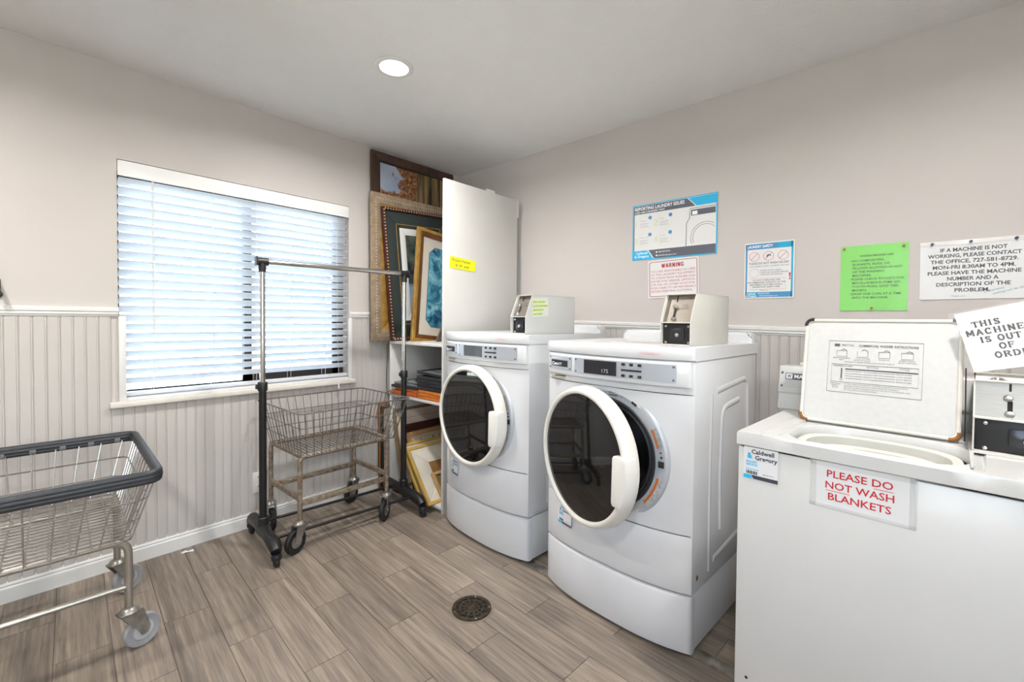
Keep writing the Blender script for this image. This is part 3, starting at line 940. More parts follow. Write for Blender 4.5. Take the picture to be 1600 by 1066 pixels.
sleeve_front(s, w, h, seed=9, amp=0.0015)
for px_ in (-0.123, -0.012, 0.108):
    push_pin(s, px_, 0.1085, navy)

# ------------------------------------------------------------------ shelf unit in the corner
SX0, SX1 = -0.75, -0.065        # front edge, back
SY0, SY1 = -0.705, -0.105       # right side panel (towards the viewer), left side
SH1, SH2, SH3 = 1.072, 0.700, 0.045
su = thing('shelf_unit', 'tall white shelf unit with plain side panel standing in the corner', 'shelf', (SX0, SY0, 0))
dx, dy = SX1 - SX0, SY1 - SY0
m = MB().box(0, dx, 0, 0.018, 0.0, 2.105, 0.0015)
m.build('side_panel', shelf_w, su)
MB().box(dx - 0.004, dx + 0.012, -0.004, 0.022, 1.98, 2.11, 0.002).build('back_strip', shelf_w, su)
MB().box(0.37, 0.45, 0.0, 0.02, 2.1, 2.122, 0.003).build('top_bracket', shelf_w, su)
MB().box(0, dx, dy - 0.018, dy, 0.0, SH1 - 0.019, 0.001).build('side_panel', shelf_w, su)
MB().box(dx - 0.008, dx - 0.001, 0.018, dy - 0.018, 0.03, SH1 - 0.018).build('back_panel', shelf_w, su)
for z in (SH1, SH2, SH3):
    MB().box(0.001, dx - 0.001, 0.0185, dy - 0.0185 if z != SH1 else dy, z - 0.018, z, 0.001).build('shelf', shelf_w, su)
MB().box(0.03, 0.045, 0.02, dy - 0.02, 0.0, SH3 - 0.018).build('kick_board', shelf_w, su)
# yellow price card on the panel
pc = thing('price_card', 'bright yellow card about picture frames taped to the white shelf panel', 'sign', (-0.594, SY0 - 0.0008, 1.587))
pc.rotation_euler = (0, R(3.0), 0)
MB().box(-0.11, 0.11, -0.001, 0.0, -0.037, 0.037).build('card', yellow_p, pc)
MB().text('Picture Frames', -0.015, 0.008, 0.017, -0.0014, w=0.15).text('$1.00  each', -0.005, -0.023, 0.017, -0.0014, w=0.115).build('lettering', ink_k, pc)

# ------------------------------------------------------------------ picture materials
def picture(name, kind):
    m = bpy.data.materials.new(name)
    m.use_nodes = True
    N, L = m.node_tree.nodes, m.node_tree.links
    b = N['Principled BSDF']
    b.inputs['Roughness'].default_value = 0.25
    tc = N.new('ShaderNodeTexCoord')
    def noise(scale, det=5, st=None, dist=0.0):
        n = N.new('ShaderNodeTexNoise')
        n.inputs['Scale'].default_value = scale; n.inputs['Detail'].default_value = det; n.inputs['Distortion'].default_value = dist
        src = tc.outputs['Object']
        if st:
            mp = N.new('ShaderNodeMapping'); mp.inputs['Scale'].default_value = st
            L.new(src, mp.inputs[0]); src = mp.outputs[0]
        L.new(src, n.inputs['Vector'])
        return n.outputs[0]
    def ramp(src, cols):
        r = N.new('ShaderNodeValToRGB')
        e = r.color_ramp.elements
        e[0].position, e[0].color = cols[0][0], lin(cols[0][1])
        e[1].position, e[1].color = cols[-1][0], lin(cols[-1][1])
        for p, c in cols[1:-1]:
            x = e.new(p); x.color = lin(c)
        L.new(src, r.inputs[0])
        return r.outputs[0]
    def mix(f, a, c):
        x = N.new('ShaderNodeMix'); x.data_type = 'RGBA'
        L.new(f, x.inputs[0]); L.new(a, x.inputs[6]); L.new(c, x.inputs[7])
        return x.outputs[2]
    def axis(i, lo, hi):
        sp = N.new('ShaderNodeSeparateXYZ'); L.new(tc.outputs['Object'], sp.inputs[0])
        mr = N.new('ShaderNodeMapRange'); mr.inputs[1].default_value = lo; mr.inputs[2].default_value = hi
        L.new(sp.outputs[i], mr.inputs[0])
        return mr.outputs[0]
    def add(a, c, k=1.0, o=0.0):
        x = N.new('ShaderNodeMath'); x.operation = 'MULTIPLY_ADD'; x.inputs[1].default_value = k
        L.new(a, x.inputs[0]); L.new(c, x.inputs[2])
        return x.outputs[0]
    if kind == 'forest':     # pale sky at the left, russet leaves, a row of trunks at the right
        sky = ramp(noise(4), [(0.3, (150, 164, 190)), (0.7, (190, 194, 204))])
        leaves = ramp(noise(45, 6), [(0.3, (58, 36, 22)), (0.5, (128, 84, 50)), (0.7, (190, 140, 96))])
        trunks = ramp(noise(26, 4, (1, 1, 0.06), 0.3), [(0.35, (34, 26, 18)), (0.5, (110, 92, 60)), (0.62, (150, 120, 82)), (0.7, (60, 42, 26))])
        msk = ramp(add(noise(12, 6), axis(0, 0.1, 0.5), 0.9), [(0.72, (0, 0, 0)), (0.80, (255, 255, 255))])
        low = ramp(add(noise(14, 6), axis(2, 1.13, 0.99), 0.9), [(0.75, (0, 0, 0)), (0.85, (255, 255, 255))])
        mt = ramp(add(noise(10, 3), axis(0, 0.28, 0.52), 0.5), [(0.66, (0, 0, 0)), (0.72, (255, 255, 255))])
        c = mix(mt, mix(low, mix(msk, sky, leaves), leaves), trunks)
    elif kind == 'blue':
        c = ramp(noise(11, 7, None, 1.2), [(0.3, (20, 58, 88)), (0.42, (44, 110, 140)), (0.52, (96, 168, 190)), (0.66, (150, 200, 210))])
    elif kind == 'lake':
        base = ramp(axis(2, 0.1, 0.75), [(0.0, (150, 166, 186)), (0.5, (124, 148, 180)), (1.0, (168, 178, 190))])
        dk = ramp(noise(9, 6), [(0.4, (30, 44, 50)), (0.65, (96, 104, 92))])
        c = mix(ramp(add(noise(6, 6), axis(2, 0.28, 0.62), 0.9), [(0.75, (0, 0, 0)), (0.95, (255, 255, 255))]), base, dk)
    elif kind == 'meadow':
        c = ramp(noise(34, 5), [(0.35, (74, 92, 50)), (0.5, (190, 188, 176)), (0.6, (214, 212, 204)), (0.7, (150, 70, 60))])
    elif kind == 'print':
        c = ramp(noise(16, 3, None, 0.6), [(0.35, (70, 58, 56)), (0.48, (150, 120, 120)), (0.55, (214, 190, 196)), (0.68, (92, 60, 60))])
    L.new(c, b.inputs['Base Color'])
    return m

wood_dark = M('frame_dark_walnut', (52, 34, 26), 0.4, vscale=18, stretch=(1, 1, 0.15), var_rgb=(78, 54, 40))
wood_brown = M('frame_brown_gilt', (122, 78, 38), 0.35, vscale=16, var_rgb=(96, 56, 28))
gilt = M('frame_gilt', (200, 160, 86), 0.35, metal=0.3, vscale=20, var_rgb=(168, 124, 56))
gilt2 = M('frame_bright_gilt', (220, 182, 98), 0.28, metal=0.35, var=0.1)
taupe = M('frame_taupe', (164, 146, 124), 0.5, vscale=30, var_rgb=(132, 112, 92))
mat_green = M('mat_dark_green', (44, 54, 52), 0.8, var=0.05)
mat_cream = M('mat_cream', (212, 204, 190), 0.85, var=0.03)
mat_white = M('mat_white', (216, 216, 214), 0.85, var=0.02)
kraft = M('kraft_board', (140, 100, 52), 0.85, var=0.08)
maroon = M('frame_maroon', (66, 26, 24), 0.45, var=0.15)
orange_w = M('frame_orange_wood', (206, 122, 44), 0.4, vscale=14, var_rgb=(180, 96, 30))
black_fr = M('frame_black', (34, 35, 40), 0.35, var=0.15)
grey_bd = M('frame_grey_silver', (128, 130, 134), 0.4, metal=0.3, var=0.1)
rope_m = M('frame_rope_edge', (190, 160, 130), 0.5, var=0.2, vscale=40)

def frame_bars(m, x0, x1, z0, z1, w, y0, y1, bev=0.003):
    """four mitred mouldings round an opening"""
    for a, b_, c, d in (((x0, z0), (x1, z0), (x1 - w, z0 + w), (x0 + w, z0 + w)), ((x1, z0), (x1, z1), (x1 - w, z1 - w), (x1 - w, z0 + w)),
                        ((x1, z1), (x0, z1), (x0 + w, z1 - w), (x1 - w, z1 - w)), ((x0, z1), (x0, z0), (x0 + w, z0 + w), (x0 + w, z1 - w))):
        m.prism([a, b_, c, d], y0, y1, 'y', bev)
    return m

def pic_frame(name, label, cat, loc, rot, w, h, layers, group=None):
    """layers: (part name, kind, inset, width or None, y_front, y_back, material)"""
    t = thing(name, label, cat, loc, 0.0, group)
    t.rotation_euler = rot
    for nm, kind, ins, bw_, y0, y1, mt in layers:
        m = MB()
        if kind == 'bars':
            frame_bars(m, ins, w - ins, ins, h - ins, bw_, y0, y1)
        elif kind == 'octa':
            c = bw_
            p = [(ins + c, ins), (w - ins - c, ins), (w - ins, ins + c), (w - ins, h - ins - c), (w - ins - c, h - ins), (ins + c, h - ins), (ins, h - ins - c), (ins, ins + c)]
            m.prism(p, y0, y1, 'y')
        elif kind == 'beads':
            n = int((h - 2 * ins) / 0.022)
            for i in range(n):
                z = ins + (i + .5) * (h - 2 * ins) / n
                for xx in (ins, w - ins):
                    m.lathe([(0, -0.006), (0.0055, -0.003), (0.006, 0.0)], c=(xx, y0, z), n=6)
            n = int((w - 2 * ins) / 0.022)
            for i in range(n):
                xx = ins + (i + .5) * (w - 2 * ins) / n
                for z in (ins, h - ins):
                    m.lathe([(0, -0.006), (0.0055, -0.003), (0.006, 0.0)], c=(xx, y0, z), n=6)
        else:
            m.box(ins, w - ins, y0, y1, ins, h - ins)
        o = m.build(nm, mt, t)
        if kind == 'beads':
            o['kind'] = 'stuff'
    return t

LEAN = R(0.9)
# four large pictures standing on the top shelf, leaning back to the window wall
pic_frame('framed_picture', 'tall dark-framed autumn forest picture touching the ceiling in the corner', 'picture frame', (-0.855, -0.047, SH1 + 0.001), (R(-0.9), 0, 0), 0.745, 1.345,
          [('frame', 'bars', 0.0, 0.062, -0.014, 0.012, wood_dark), ('inner_lip', 'bars', 0.06, 0.012, -0.006, 0.010, M('frame_near_black', (30, 22, 18), 0.4)), ('canvas', 'panel', 0.06, None, 0.0, 0.008, picture('forest_picture', 'forest'))])
pic_frame('framed_picture', 'large frame with carved taupe edge and wide gold band', 'picture frame', (-0.884, -0.088, SH1 + 0.001), (R(-1.2), 0, 0), 0.76, 1.04,
          [('frame', 'bars', 0.0, 0.075, -0.014, 0.012, taupe), ('bead_row', 'beads', 0.037, None, -0.013, 0, M('frame_bead', (196, 178, 150), 0.45)), ('gold_band', 'bars', 0.072, 0.06, -0.008, 0.010, gilt), ('backing', 'panel', 0.1, None, 0.003, 0.009, kraft)])
pic_frame('framed_picture', 'dark frame with rope-twist edge and green mat leaning between gold frames', 'picture frame', (-0.765, -0.150, SH1 + 0.001), (R(-3.0), R(-3.2), 0), 0.62, 0.945,
          [('frame', 'bars', 0.0, 0.024, -0.014, 0.012, maroon), ('rope_edge', 'beads', 0.012, None, -0.014, 0, rope_m), ('green_mat', 'bars', 0.022, 0.115, 0.0, 0.009, mat_green), ('gold_fillet', 'bars', 0.108, 0.006, -0.002, 0.006, gilt),
           ('white_mat', 'bars', 0.135, 0.05, 0.001, 0.009, mat_white), ('print', 'panel', 0.18, None, 0.003, 0.009, picture('lake_picture', 'lake'))])
pic_frame('framed_picture', 'tilted brown and gold frame holding a blue print with cut corners', 'picture frame', (-0.672, -0.25, SH1 + 0.001), (R(-4.0), R(6.6), 0), 0.55, 0.835,
          [('frame', 'bars', 0.0, 0.026, -0.018, 0.012, gilt), ('inner_frame', 'bars', 0.024, 0.032, -0.010, 0.012, wood_brown), ('cream_mat', 'panel', 0.05, None, 0.0, 0.009, mat_cream),
           ('mat_border', 'octa', 0.118, 0.05, -0.0015, 0.004, M('mat_blue_border', (60, 104, 124), 0.7)), ('print', 'octa', 0.124, 0.048, -0.003, 0.004, picture('blue_picture', 'blue'))])
# loose small prints leaning at the bottom right of the blue picture
for i, (x, ry, w_, h_, lb, mt) in enumerate(((-0.585, 29, 0.24, 0.20, 'loose grey print leaning beside the blue picture, against the shelf panel', M('board_grey_brown', (104, 94, 88), 0.7)),
        (-0.525, 32, 0.24, 0.20, 'small print with pale edge leaning in front of the grey print', M('print_edge_pale', (222, 196, 190), 0.6)),
        (-0.47, 34, 0.20, 0.16, 'small brown framed print, frontmost at the shelf panel', M('frame_red_brown', (120, 70, 56), 0.5)))):
    y = -0.42 - 0.06 * i
    pic_frame('small_print', lb, 'print', (x, y, SH1 + 0.001), (R(-6), R(ry), 0), w_, h_, [('frame', 'bars', 0.0, 0.012, -0.006, 0.006, mt), ('print', 'panel', 0.010, None, -0.003, 0.004, picture('loose_print', 'print') if i else mt)])

# flat frames stacked on the middle shelf
def flat_frame(name, label, loc, rz, w, d, th_, bar, mt, inner, group, tilt=0.0):
    t = thing(name, label, 'picture frame', loc, rz, group)
    t.rotation_euler = (tilt, 0, rz)
    m = MB()
    frame_bars(m, 0, w, 0, d, bar, 0, th_, 0.0015)
    m.bm.transform(Matrix(((1, 0, 0, 0), (0, 0, 1, 0), (0, 1, 0, 0), (0, 0, 0, 1))))
    bmesh.ops.recalc_face_normals(m.bm, faces=m.bm.faces[:])
    m.build('frame', mt, t)
    MB().box(bar * .8, w - bar * .8, bar * .8, d - bar * .8, th_ * .3, th_ * .6).build('backing', inner, t)
    return t
GO, GB = 'orange wooden frames on the middle shelf', 'black frames on the middle shelf'
z = SH2 + 0.001
flat_frame('flat_frame', 'dark orange frame at the bottom of the left stack on the middle shelf', (-0.742, -0.42, z), R(2), 0.30, 0.285, 0.026, 0.022, M('frame_deep_orange', (176, 84, 34), 0.4, var=0.1), kraft, GO)
flat_frame('flat_frame', 'orange frame second from the bottom of the left stack on the middle shelf', (-0.733, -0.405, z + 0.027), R(-2), 0.30, 0.265, 0.022, 0.022, orange_w, kraft, GO)
flat_frame('flat_frame', 'wide black frame lying on the orange frames of the left stack', (-0.735, -0.425, z + 0.05), R(4), 0.30, 0.29, 0.016, 0.02, black_fr, mat_cream, GB)
flat_frame('flat_frame', 'grey silver frame second from the top of the left stack', (-0.728, -0.42, z + 0.067), R(-1), 0.28, 0.30, 0.014, 0.016, grey_bd, M('board_grey', (116, 120, 122), 0.7), GB)
flat_frame('flat_frame', 'thin grey-green frame on top of the left stack', (-0.70, -0.41, z + 0.082), R(5), 0.26, 0.22, 0.012, 0.012, M('frame_grey_green', (106, 118, 112), 0.5), M('board_grey_green', (132, 142, 136), 0.6), GB)
flat_frame('flat_frame', 'orange frame at the bottom of the right stack beside the machine', (-0.744, -0.682, z), R(1), 0.30, 0.245, 0.018, 0.022, orange_w, kraft, GO)
flat_frame('flat_frame', 'orange frame second from the bottom of the right stack', (-0.738, -0.675, z + 0.019), R(3), 0.30, 0.235, 0.018, 0.022, orange_w, kraft, GO)
flat_frame('flat_frame', 'orange frame third from the bottom of the right stack under the black frames', (-0.745, -0.682, z + 0.038), R(-1), 0.30, 0.25, 0.018, 0.022, orange_w, kraft, GO)
for i, lb in enumerate(('lowest', 'second', 'third', 'fourth')):
    flat_frame('flat_frame', lb + ' black frame upwards in the right stack on the middle shelf', (-0.73 - 0.004 * (i % 2), -0.684 + 0.002 * i, z + 0.0575 + i * 0.0235), R((1, -1, 2, 0)[i]), 0.30, 0.272 + 0.006 * (i % 3), 0.022, 0.022, black_fr, M('board_black', (48, 48, 52), 0.7), GB)
flat_frame('flat_frame', 'black frame with silver-grey backing on top of the right stack', (-0.725, -0.684, z + 0.152), R(3), 0.30, 0.27, 0.018, 0.014, black_fr, M('board_silver', (150, 152, 156), 0.5), GB, tilt=R(3))

# frames leaning on the bottom shelf
def lean_frame(label, x, yb, ang, w, h, layers, zb=SH3 + 0.001, rz=0.0):
    return pic_frame('leaning_picture', label, 'picture frame', (x, yb, zb), (R(-ang), 0, R(rz)), w, h, layers, 'frames leaning on the bottom shelf')
lean_frame('large cream board frame at the back of the bottom shelf', -0.735, -0.245, 13.5, 0.60, 0.55,
           [('frame', 'bars', 0.0, 0.022, -0.010, 0.010, M('frame_olive_brown', (126, 106, 76), 0.5, var=0.15)), ('mat', 'panel', 0.02, None, -0.004, 0.008, M('mat_pinkish_cream', (216, 200, 182), 0.85, var=0.03)), ('mat_line', 'bars', 0.075, 0.003, -0.006, 0.0, M('mat_line_rose', (178, 148, 134), 0.8))])
lean_frame('dark maroon frame leaning between the cream board and the small meadow picture', -0.70, -0.33, 16, 0.55, 0.45,
           [('frame', 'bars', 0.0, 0.05, -0.012, 0.010, maroon), ('backing', 'panel', 0.045, None, 0.0, 0.008, kraft)])
lean_frame('light brown frame with a small meadow picture on the bottom shelf', -0.715, -0.40, 20, 0.45, 0.41,
           [('frame', 'bars', 0.0, 0.028, -0.012, 0.010, M('frame_tan', (158, 122, 86), 0.5, var=0.12)), ('mat', 'bars', 0.026, 0.03, -0.003, 0.008, M('mat_tan', (176, 160, 128), 0.8)), ('print', 'panel', 0.05, None, -0.001, 0.008, picture('meadow_picture', 'meadow'))])
lean_frame('red brown wooden frame behind the two bright gold frames', -0.745, -0.475, 29, 0.40, 0.37,
           [('frame', 'bars', 0.0, 0.024, -0.012, 0.012, M('frame_red_wood', (118, 62, 40), 0.45, var=0.12)), ('backing', 'panel', 0.02, None, 0.0, 0.008, kraft)])
gl = [('frame', 'bars', 0.0, 0.020, -0.012, 0.012, gilt2), ('mat', 'bars', 0.018, 0.11, -0.004, 0.008, M('mat_oatmeal', (208, 200, 184), 0.85, var=0.04)), ('backing', 'panel', 0.12, None, 0.0, 0.008, kraft)]
lean_frame('bright gold frame leaning, the left of two at the bottom shelf', -0.80, -0.545, 34, 0.42, 0.40, gl)
lean_frame('bright gold frame leaning, the right of two at the bottom shelf', -0.80, -0.625, 38, 0.42, 0.40, gl)
lean_frame('small raw wood frame leaning on the right gold frame', -0.70, -0.655, 42, 0.25, 0.21,
           [('frame', 'bars', 0.0, 0.022, -0.016, 0.006, M('raw_wood', (184, 148, 100), 0.6, vscale=20, var_rgb=(160, 122, 80))), ('backing', 'panel', 0.02, None, -0.004, 0.004, M('board_olive', (112, 96, 60), 0.8))])
# boards standing on the floor between shelf and window wall
def board(label, x0, y, w, h, th_, mt, ang):
    o = MB().box(0, w, -th_ / 2, th_ / 2, 0, h, 0.001).box(0.0, 0.012, -th_ / 2 - 0.004, th_ / 2, 0, h, 0.001)
    b_ = o.build('leaning_board', mt, None, (x0, y, 0.0))
    b_.rotation_euler = (R(-ang), 0, 0)
    return tag(b_, label, 'board', 'boards beside the shelf')
board('orange brown board standing on the floor nearest the window wall', -0.80, -0.052, 0.5, 0.62, 0.008, M('board_orange_brown', (150, 92, 48), 0.6, var=0.12), 1.2)
board('dark green board standing between the brown board and the shelf', -0.79, -0.070, 0.5, 0.60, 0.008, M('board_dark_green', (38, 50, 46), 0.6, var=0.1), 1.2)
board('grey white weathered board standing against the shelf side', -0.785, -0.090, 0.5, 0.585, 0.010, M('board_grey_white', (170, 162, 150), 0.7, vscale=20, var_rgb=(130, 122, 110)), 0.6)
# cable hanging down the shelf
tag(MB().tube(fillet([(-0.764, -0.095, 1.05), (-0.765, -0.10, 0.95), (-0.775, -0.105, 0.80), (-0.79, -0.14, 0.72), (-0.80, -0.165, 0.69), (-0.795, -0.19, 0.71), (-0.785, -0.18, 0.735), (-0.79, -0.15, 0.72), (-0.80, -0.17, 0.66), (-0.80, -0.2, 0.60)], 0.04, 5), 0.0035, 8).build('hanging_cable', M('cable_grey', (70, 68, 66), 0.5)), 'thin grey cable hanging and looping down the front of the shelf', 'cable')

# ------------------------------------------------------------------ garment rack
def caster_small(m_parent, x, y, r=0.026):
    c = MB()
    c.lathe([(0, -0.012), (r * .8, -0.012), (r, -0.007), (r, 0.007), (r * .8, 0.012), (0, 0.012)], c=(x, y, r), axis='x', n=18)
    o = c.build('caster', black_rub, m_parent)
    MB().lathe([(0, 0), (0.02, 0.0), (r * .95, -0.012), (r * .9, -0.026), (r * .5, -0.03)], c=(x, y, 0.065), axis='z', n=16).build('caster_hood', black_pl, o)
gr = thing('garment_rack', 'chrome and black rolling garment rack before the window', 'garment rack', (-1.245, -0.362, 0), R(-4.8))
RW, RH = 0.417, 1.525
for sx in (-1, 1):
    x = sx * RW
    f = MB()
    pts = [(x, -0.235, 0.075), (x, -0.20, 0.098), (x, -0.08, 0.105), (x, 0, 0.108), (x, 0.08, 0.105), (x, 0.20, 0.098), (x, 0.235, 0.075)]
    f.tube(pts, 0.03, 12, rs=[0.026, 0.032, 0.027, 0.034, 0.027, 0.032, 0.026])
    f.lathe([(0.028, 0.0), (0.027, 0.05), (0.022, 0.055)], c=(x, 0, 0.12), axis='z', n=16)
    f.build('foot', black_pl, gr)
    for y in (-0.235, 0.235):
        caster_small(gr, x, y)
    MB().tube([(x, 0, 0.12), (x, 0, 0.86)], 0.0185, 16).build('lower_pole', black_tube, gr)
    MB().lathe([(0.0, 0.0), (0.023, 0.0), (0.024, 0.004), (0.024, 0.042), (0.021, 0.046), (0.0, 0.046)], c=(x, 0, 0.845), axis='z', n=18).box(x - 0.034, x - 0.02, -0.008, 0.008, 0.855, 0.88, 0.003).build('collar', black_pl, gr)
    MB().tube([(x, 0, 0.88), (x, 0, RH - 0.02)], 0.0135, 16).build('upper_pole', chrome, gr)
    j = MB().tube([(x - sx * -0.03, 0, RH), (x - sx * 0.028, 0, RH)], 0.0205, 16)
    j.tube([(x, 0, RH), (x, 0, RH - 0.055)], 0.0185, 16)
    j.box(x + sx * 0.028 - 0.004, x + sx * 0.028 + 0.004, -0.024, 0.024, RH - 0.024, RH + 0.024, 0.003)
    j.build('corner_joint', black_pl, gr)
MB().tube([(-RW + 0.02, 0, RH), (RW - 0.02, 0, RH)], 0.0138, 18).build('top_bar', chrome, gr)
for y in (-0.125, 0.125):
    MB().tube([(-RW, y, 0.095), (RW, y, 0.095)], 0.0085, 10).build('base_bar', black_tube, gr)

# ------------------------------------------------------------------ laundry carts
def caster_big(parent, x, y, zt, ang, r, wheel_mat, fork_mat, hub_mat, toff=0.035):
    """swivel caster: stem, fork, wheel with hub; trails in direction ang"""
    d = Vector((math.cos(ang), math.sin(ang), 0))
    n = Vector((-math.sin(ang), math.cos(ang), 0))
    c = Vector((x, y, r)) + d * toff
    mt = Matrix.Translation(c) @ Matrix.Rotation(ang, 4, 'Z')
    wh_ = MB().lathe([(0, -0.013), (r * .55, -0.013), (r * .62, -0.010), (r * .8, -0.011), (r * .93, -0.013), (r, -0.008), (r, 0.008), (r * .93, 0.013), (r * .8, 0.011), (r * .62, 0.010), (r * .55, 0.013), (0, 0.013)], axis='y', n=28, mat=mt).build('caster_wheel', wheel_mat, parent)
    MB().lathe([(0, -0.017), (r * .18, -0.017), (r * .25, -0.0135), (r * .5, -0.0138), (r * .54, -0.013)], axis='y', n=20, mat=mt).lathe([(0, 0.017), (r * .18, 0.017), (r * .25, 0.0135), (r * .5, 0.0138), (r * .54, 0.013)], axis='y', n=20, mat=mt).build('hub', hub_mat, wh_)
    fk = MB()
    tm = Matrix.Translation((x, y, 0)) @ Matrix.Rotation(ang, 4, 'Z')
    for s_ in (-1, 1):
        y0, y1 = sorted((s_ * 0.019, s_ * 0.0225))
        fk.prism([(-0.032, zt - 0.012), (0.036, zt - 0.012), (toff + 0.018, r + 0.014), (toff + 0.010, r - 0.010), (toff - 0.010, r - 0.010), (toff - 0.022, r + 0.014)], y0, y1, 'y', mat=tm)
    fk.box(-0.032, 0.034, -0.0225, 0.0225, zt - 0.016, zt - 0.008, 0.002, mat=tm)
    fk.lathe([(0.0, zt + 0.008), (0.014, zt + 0.008), (0.024, zt + 0.002), (0.031, zt - 0.008), (0.0, zt - 0.008)], c=(x, y, 0), axis='z', n=18)
    fk.lathe([(0, -0.026), (0.006, -0.026), (0.006, 0.026), (0, 0.026)], axis='y', n=10, mat=mt)
    fk.build('caster_fork', fork_mat, parent)

def lerp(a, b, t):
    return tuple(x + (y - x) * t for x, y in zip(a, b))

def basket(parent, top, bot, zt, zb, nx, ny, levels, r, mat, rr=0.04, floor_n=(20, 10)):
    """wire basket: four sides of upright wires with ring wires, and a bottom grid; top/bot = half sizes (x0,x1,y0,y1)"""
    tx0, tx1, ty0, ty1 = top
    bx0, bx1, by0, by1 = bot
    for nm, A, B, C, D, n in (('front', (tx0, ty0), (tx1, ty0), (bx0, by0), (bx1, by0), nx), ('back', (tx0, ty1), (tx1, ty1), (bx0, by1), (bx1, by1), nx),
                              ('left', (tx0, ty0), (tx0, ty1), (bx0, by0), (bx0, by1), ny), ('right', (tx1, ty0), (tx1, ty1), (bx1, by0), (bx1, by1), ny)):
        m = MB()
        for i in range(n):
            t = (i + 0.5) / n
            a, c = lerp(A, B, t), lerp(C, D, t)
            m.tube([(a[0], a[1], zt), (c[0], c[1], zb)], r, 5)
        m.build('basket_' + nm, mat, parent)['kind'] = 'stuff'
    m = MB()
    for lv in levels:
        q = [lerp(p, s_, lv) for p, s_ in zip(((tx0, ty0), (tx1, ty0), (tx1, ty1), (tx0, ty1)), ((bx0, by0), (bx1, by0), (bx1, by1), (bx0, by1)))]
        z_ = zt + (zb - zt) * lv
        m.tube(fillet([(a, b_, z_) for a, b_ in q], rr, 4, True), r * 1.15, 6, closed=True)
    m.build('basket_hoops', mat, parent)['kind'] = 'stuff'
    m = MB()
    for i in range(1, floor_n[0]):
        x = bx0 + (bx1 - bx0) * i / floor_n[0]
        m.tube([(x, by0, zb), (x, by1, zb)], r, 5)
    for i in range(1, floor_n[1]):
        y = by0 + (by1 - by0) * i / floor_n[1]
        m.tube([(bx0, y, zb - 2 * r), (bx1, y, zb - 2 * r)], r, 5)
    m.build('basket_floor', mat, parent)['kind'] = 'stuff'

# old zinc cart behind the garment rack
c2 = thing('laundry_cart', 'old dull wire laundry cart on rusty legs behind the garment rack', 'laundry cart', (-1.275, -0.290, 0), R(0.5))
LX, LY = 0.262, 0.195
basket(c2, (-0.325, 0.325, -0.345, 0.215), (-0.27, 0.29, -0.25, 0.19), 0.752, 0.505, 14, 12, (0.33, 0.66, 0.99), 0.0021, dull_wire, 0.03, (24, 14))
MB().tube(fillet([(-0.328, -0.348, 0.754), (0.328, -0.348, 0.754), (0.328, 0.218, 0.754), (-0.328, 0.218, 0.754)], 0.03, 5, True), 0.0042, 8, closed=True).build('rim', dull_wire, c2)
for sy in (-1, 1):
    MB().tube(fillet([(-LX, sy * LY, 0.165), (-LX, sy * LY, 0.495), (LX, sy * LY, 0.495), (LX, sy * LY, 0.165)], 0.03, 5), 0.0125, 10).build('leg_frame', rust_tube, c2)
    MB().box(-LX, LX, sy * LY - 0.009, sy * LY + 0.009, 0.235, 0.262, 0.002).build('side_rail', rust_tube, c2)
for sx in (-1, 1):
    MB().box(sx * LX - 0.009, sx * LX + 0.009, -LY, LY, 0.262, 0.289, 0.002).build('end_rail', rust_tube, c2)
    MB().tube([(sx * LX, -LY, 0.5), (sx * LX, LY, 0.5)], 0.010, 10).build('top_rail', rust_tube, c2)
zinc = M('caster_zinc', (168, 168, 164), 0.35, metal=0.7, vscale=30, var_rgb=(130, 126, 118))
for sx, sy, a in ((-1, -1, 200), (1, -1, 215), (-1, 1, 260), (1, 1, 205)):
    caster_big(c2, sx * LX, sy * LY, 0.155, R(a), 0.062, black_rub, zinc, zinc, 0.03)

# chrome cart with black bumper at the left edge
c1 = thing('laundry_cart', 'shiny wire laundry cart with black bumper rim at the left edge', 'laundry cart', (-2.505, -0.515, 0), R(-2.5))
LX, LY = 0.255, 0.23
basket(c1, (-0.325, 0.325, -0.375, 0.365), (-0.26, 0.26, -0.30, 0.30), 0.672, 0.435, 9, 12, (0.36, 0.68, 0.99), 0.0028, bright_wire, 0.05, (10, 18))
bmp = MB()
for bz_, br_ in ((0.684, 0.0125), (0.672, 0.0135), (0.660, 0.0115)):
    bmp.tube(fillet([(-0.33, -0.38, bz_), (0.33, -0.38, bz_), (0.33, 0.37, bz_), (-0.33, 0.37, bz_)], 0.045, 6, True), br_, 12, closed=True)
bmp.build('bumper_rim', bumper, c1)
m = MB()
for i in range(7):
    m.box(-0.27 + i * 0.088, -0.25 + i * 0.088, 0.348, 0.356, 0.655, 0.672, 0.002)
m.build('rim_clip', M('clip_grey', (104, 104, 108), 0.5), c1)['kind'] = 'stuff'
for sy in (-1, 1):
    MB().tube(fillet([(-LX, sy * LY, 0.17), (-LX, sy * LY, 0.415), (LX, sy * LY, 0.415), (LX, sy * LY, 0.17)], 0.05, 6), 0.0125, 12).build('leg_frame', M('satin_tube', (176, 172, 164), 0.3, metal=0.85, var=0.06), c1)
    MB().tube([(-LX, sy * LY, 0.245), (LX, sy * LY, 0.245)], 0.0095, 10).build('side_rail', MATS['satin_tube'], c1)
for sx in (-1, 1):
    MB().tube([(sx * LX, -LY, 0.36), (sx * LX, LY, 0.36)], 0.0095, 10).build('end_rail', MATS['satin_tube'], c1)
for sx, sy, a in ((1, -1, 20), (1, 1, 30), (-1, 1, 40), (-1, -1, 20)):
    caster_big(c1, sx * LX, sy * LY, 0.16, R(a), 0.059, grey_rub, zinc, M('hub_grey', (176, 178, 182), 0.4), 0.04)

# ------------------------------------------------------------------ front loading machines
MW = 0.345                       # half width
BOW = 0.052
def bow(u, k=BOW):
    return -k * (1 - min(1.0, abs(u) / MW) ** 2.8)

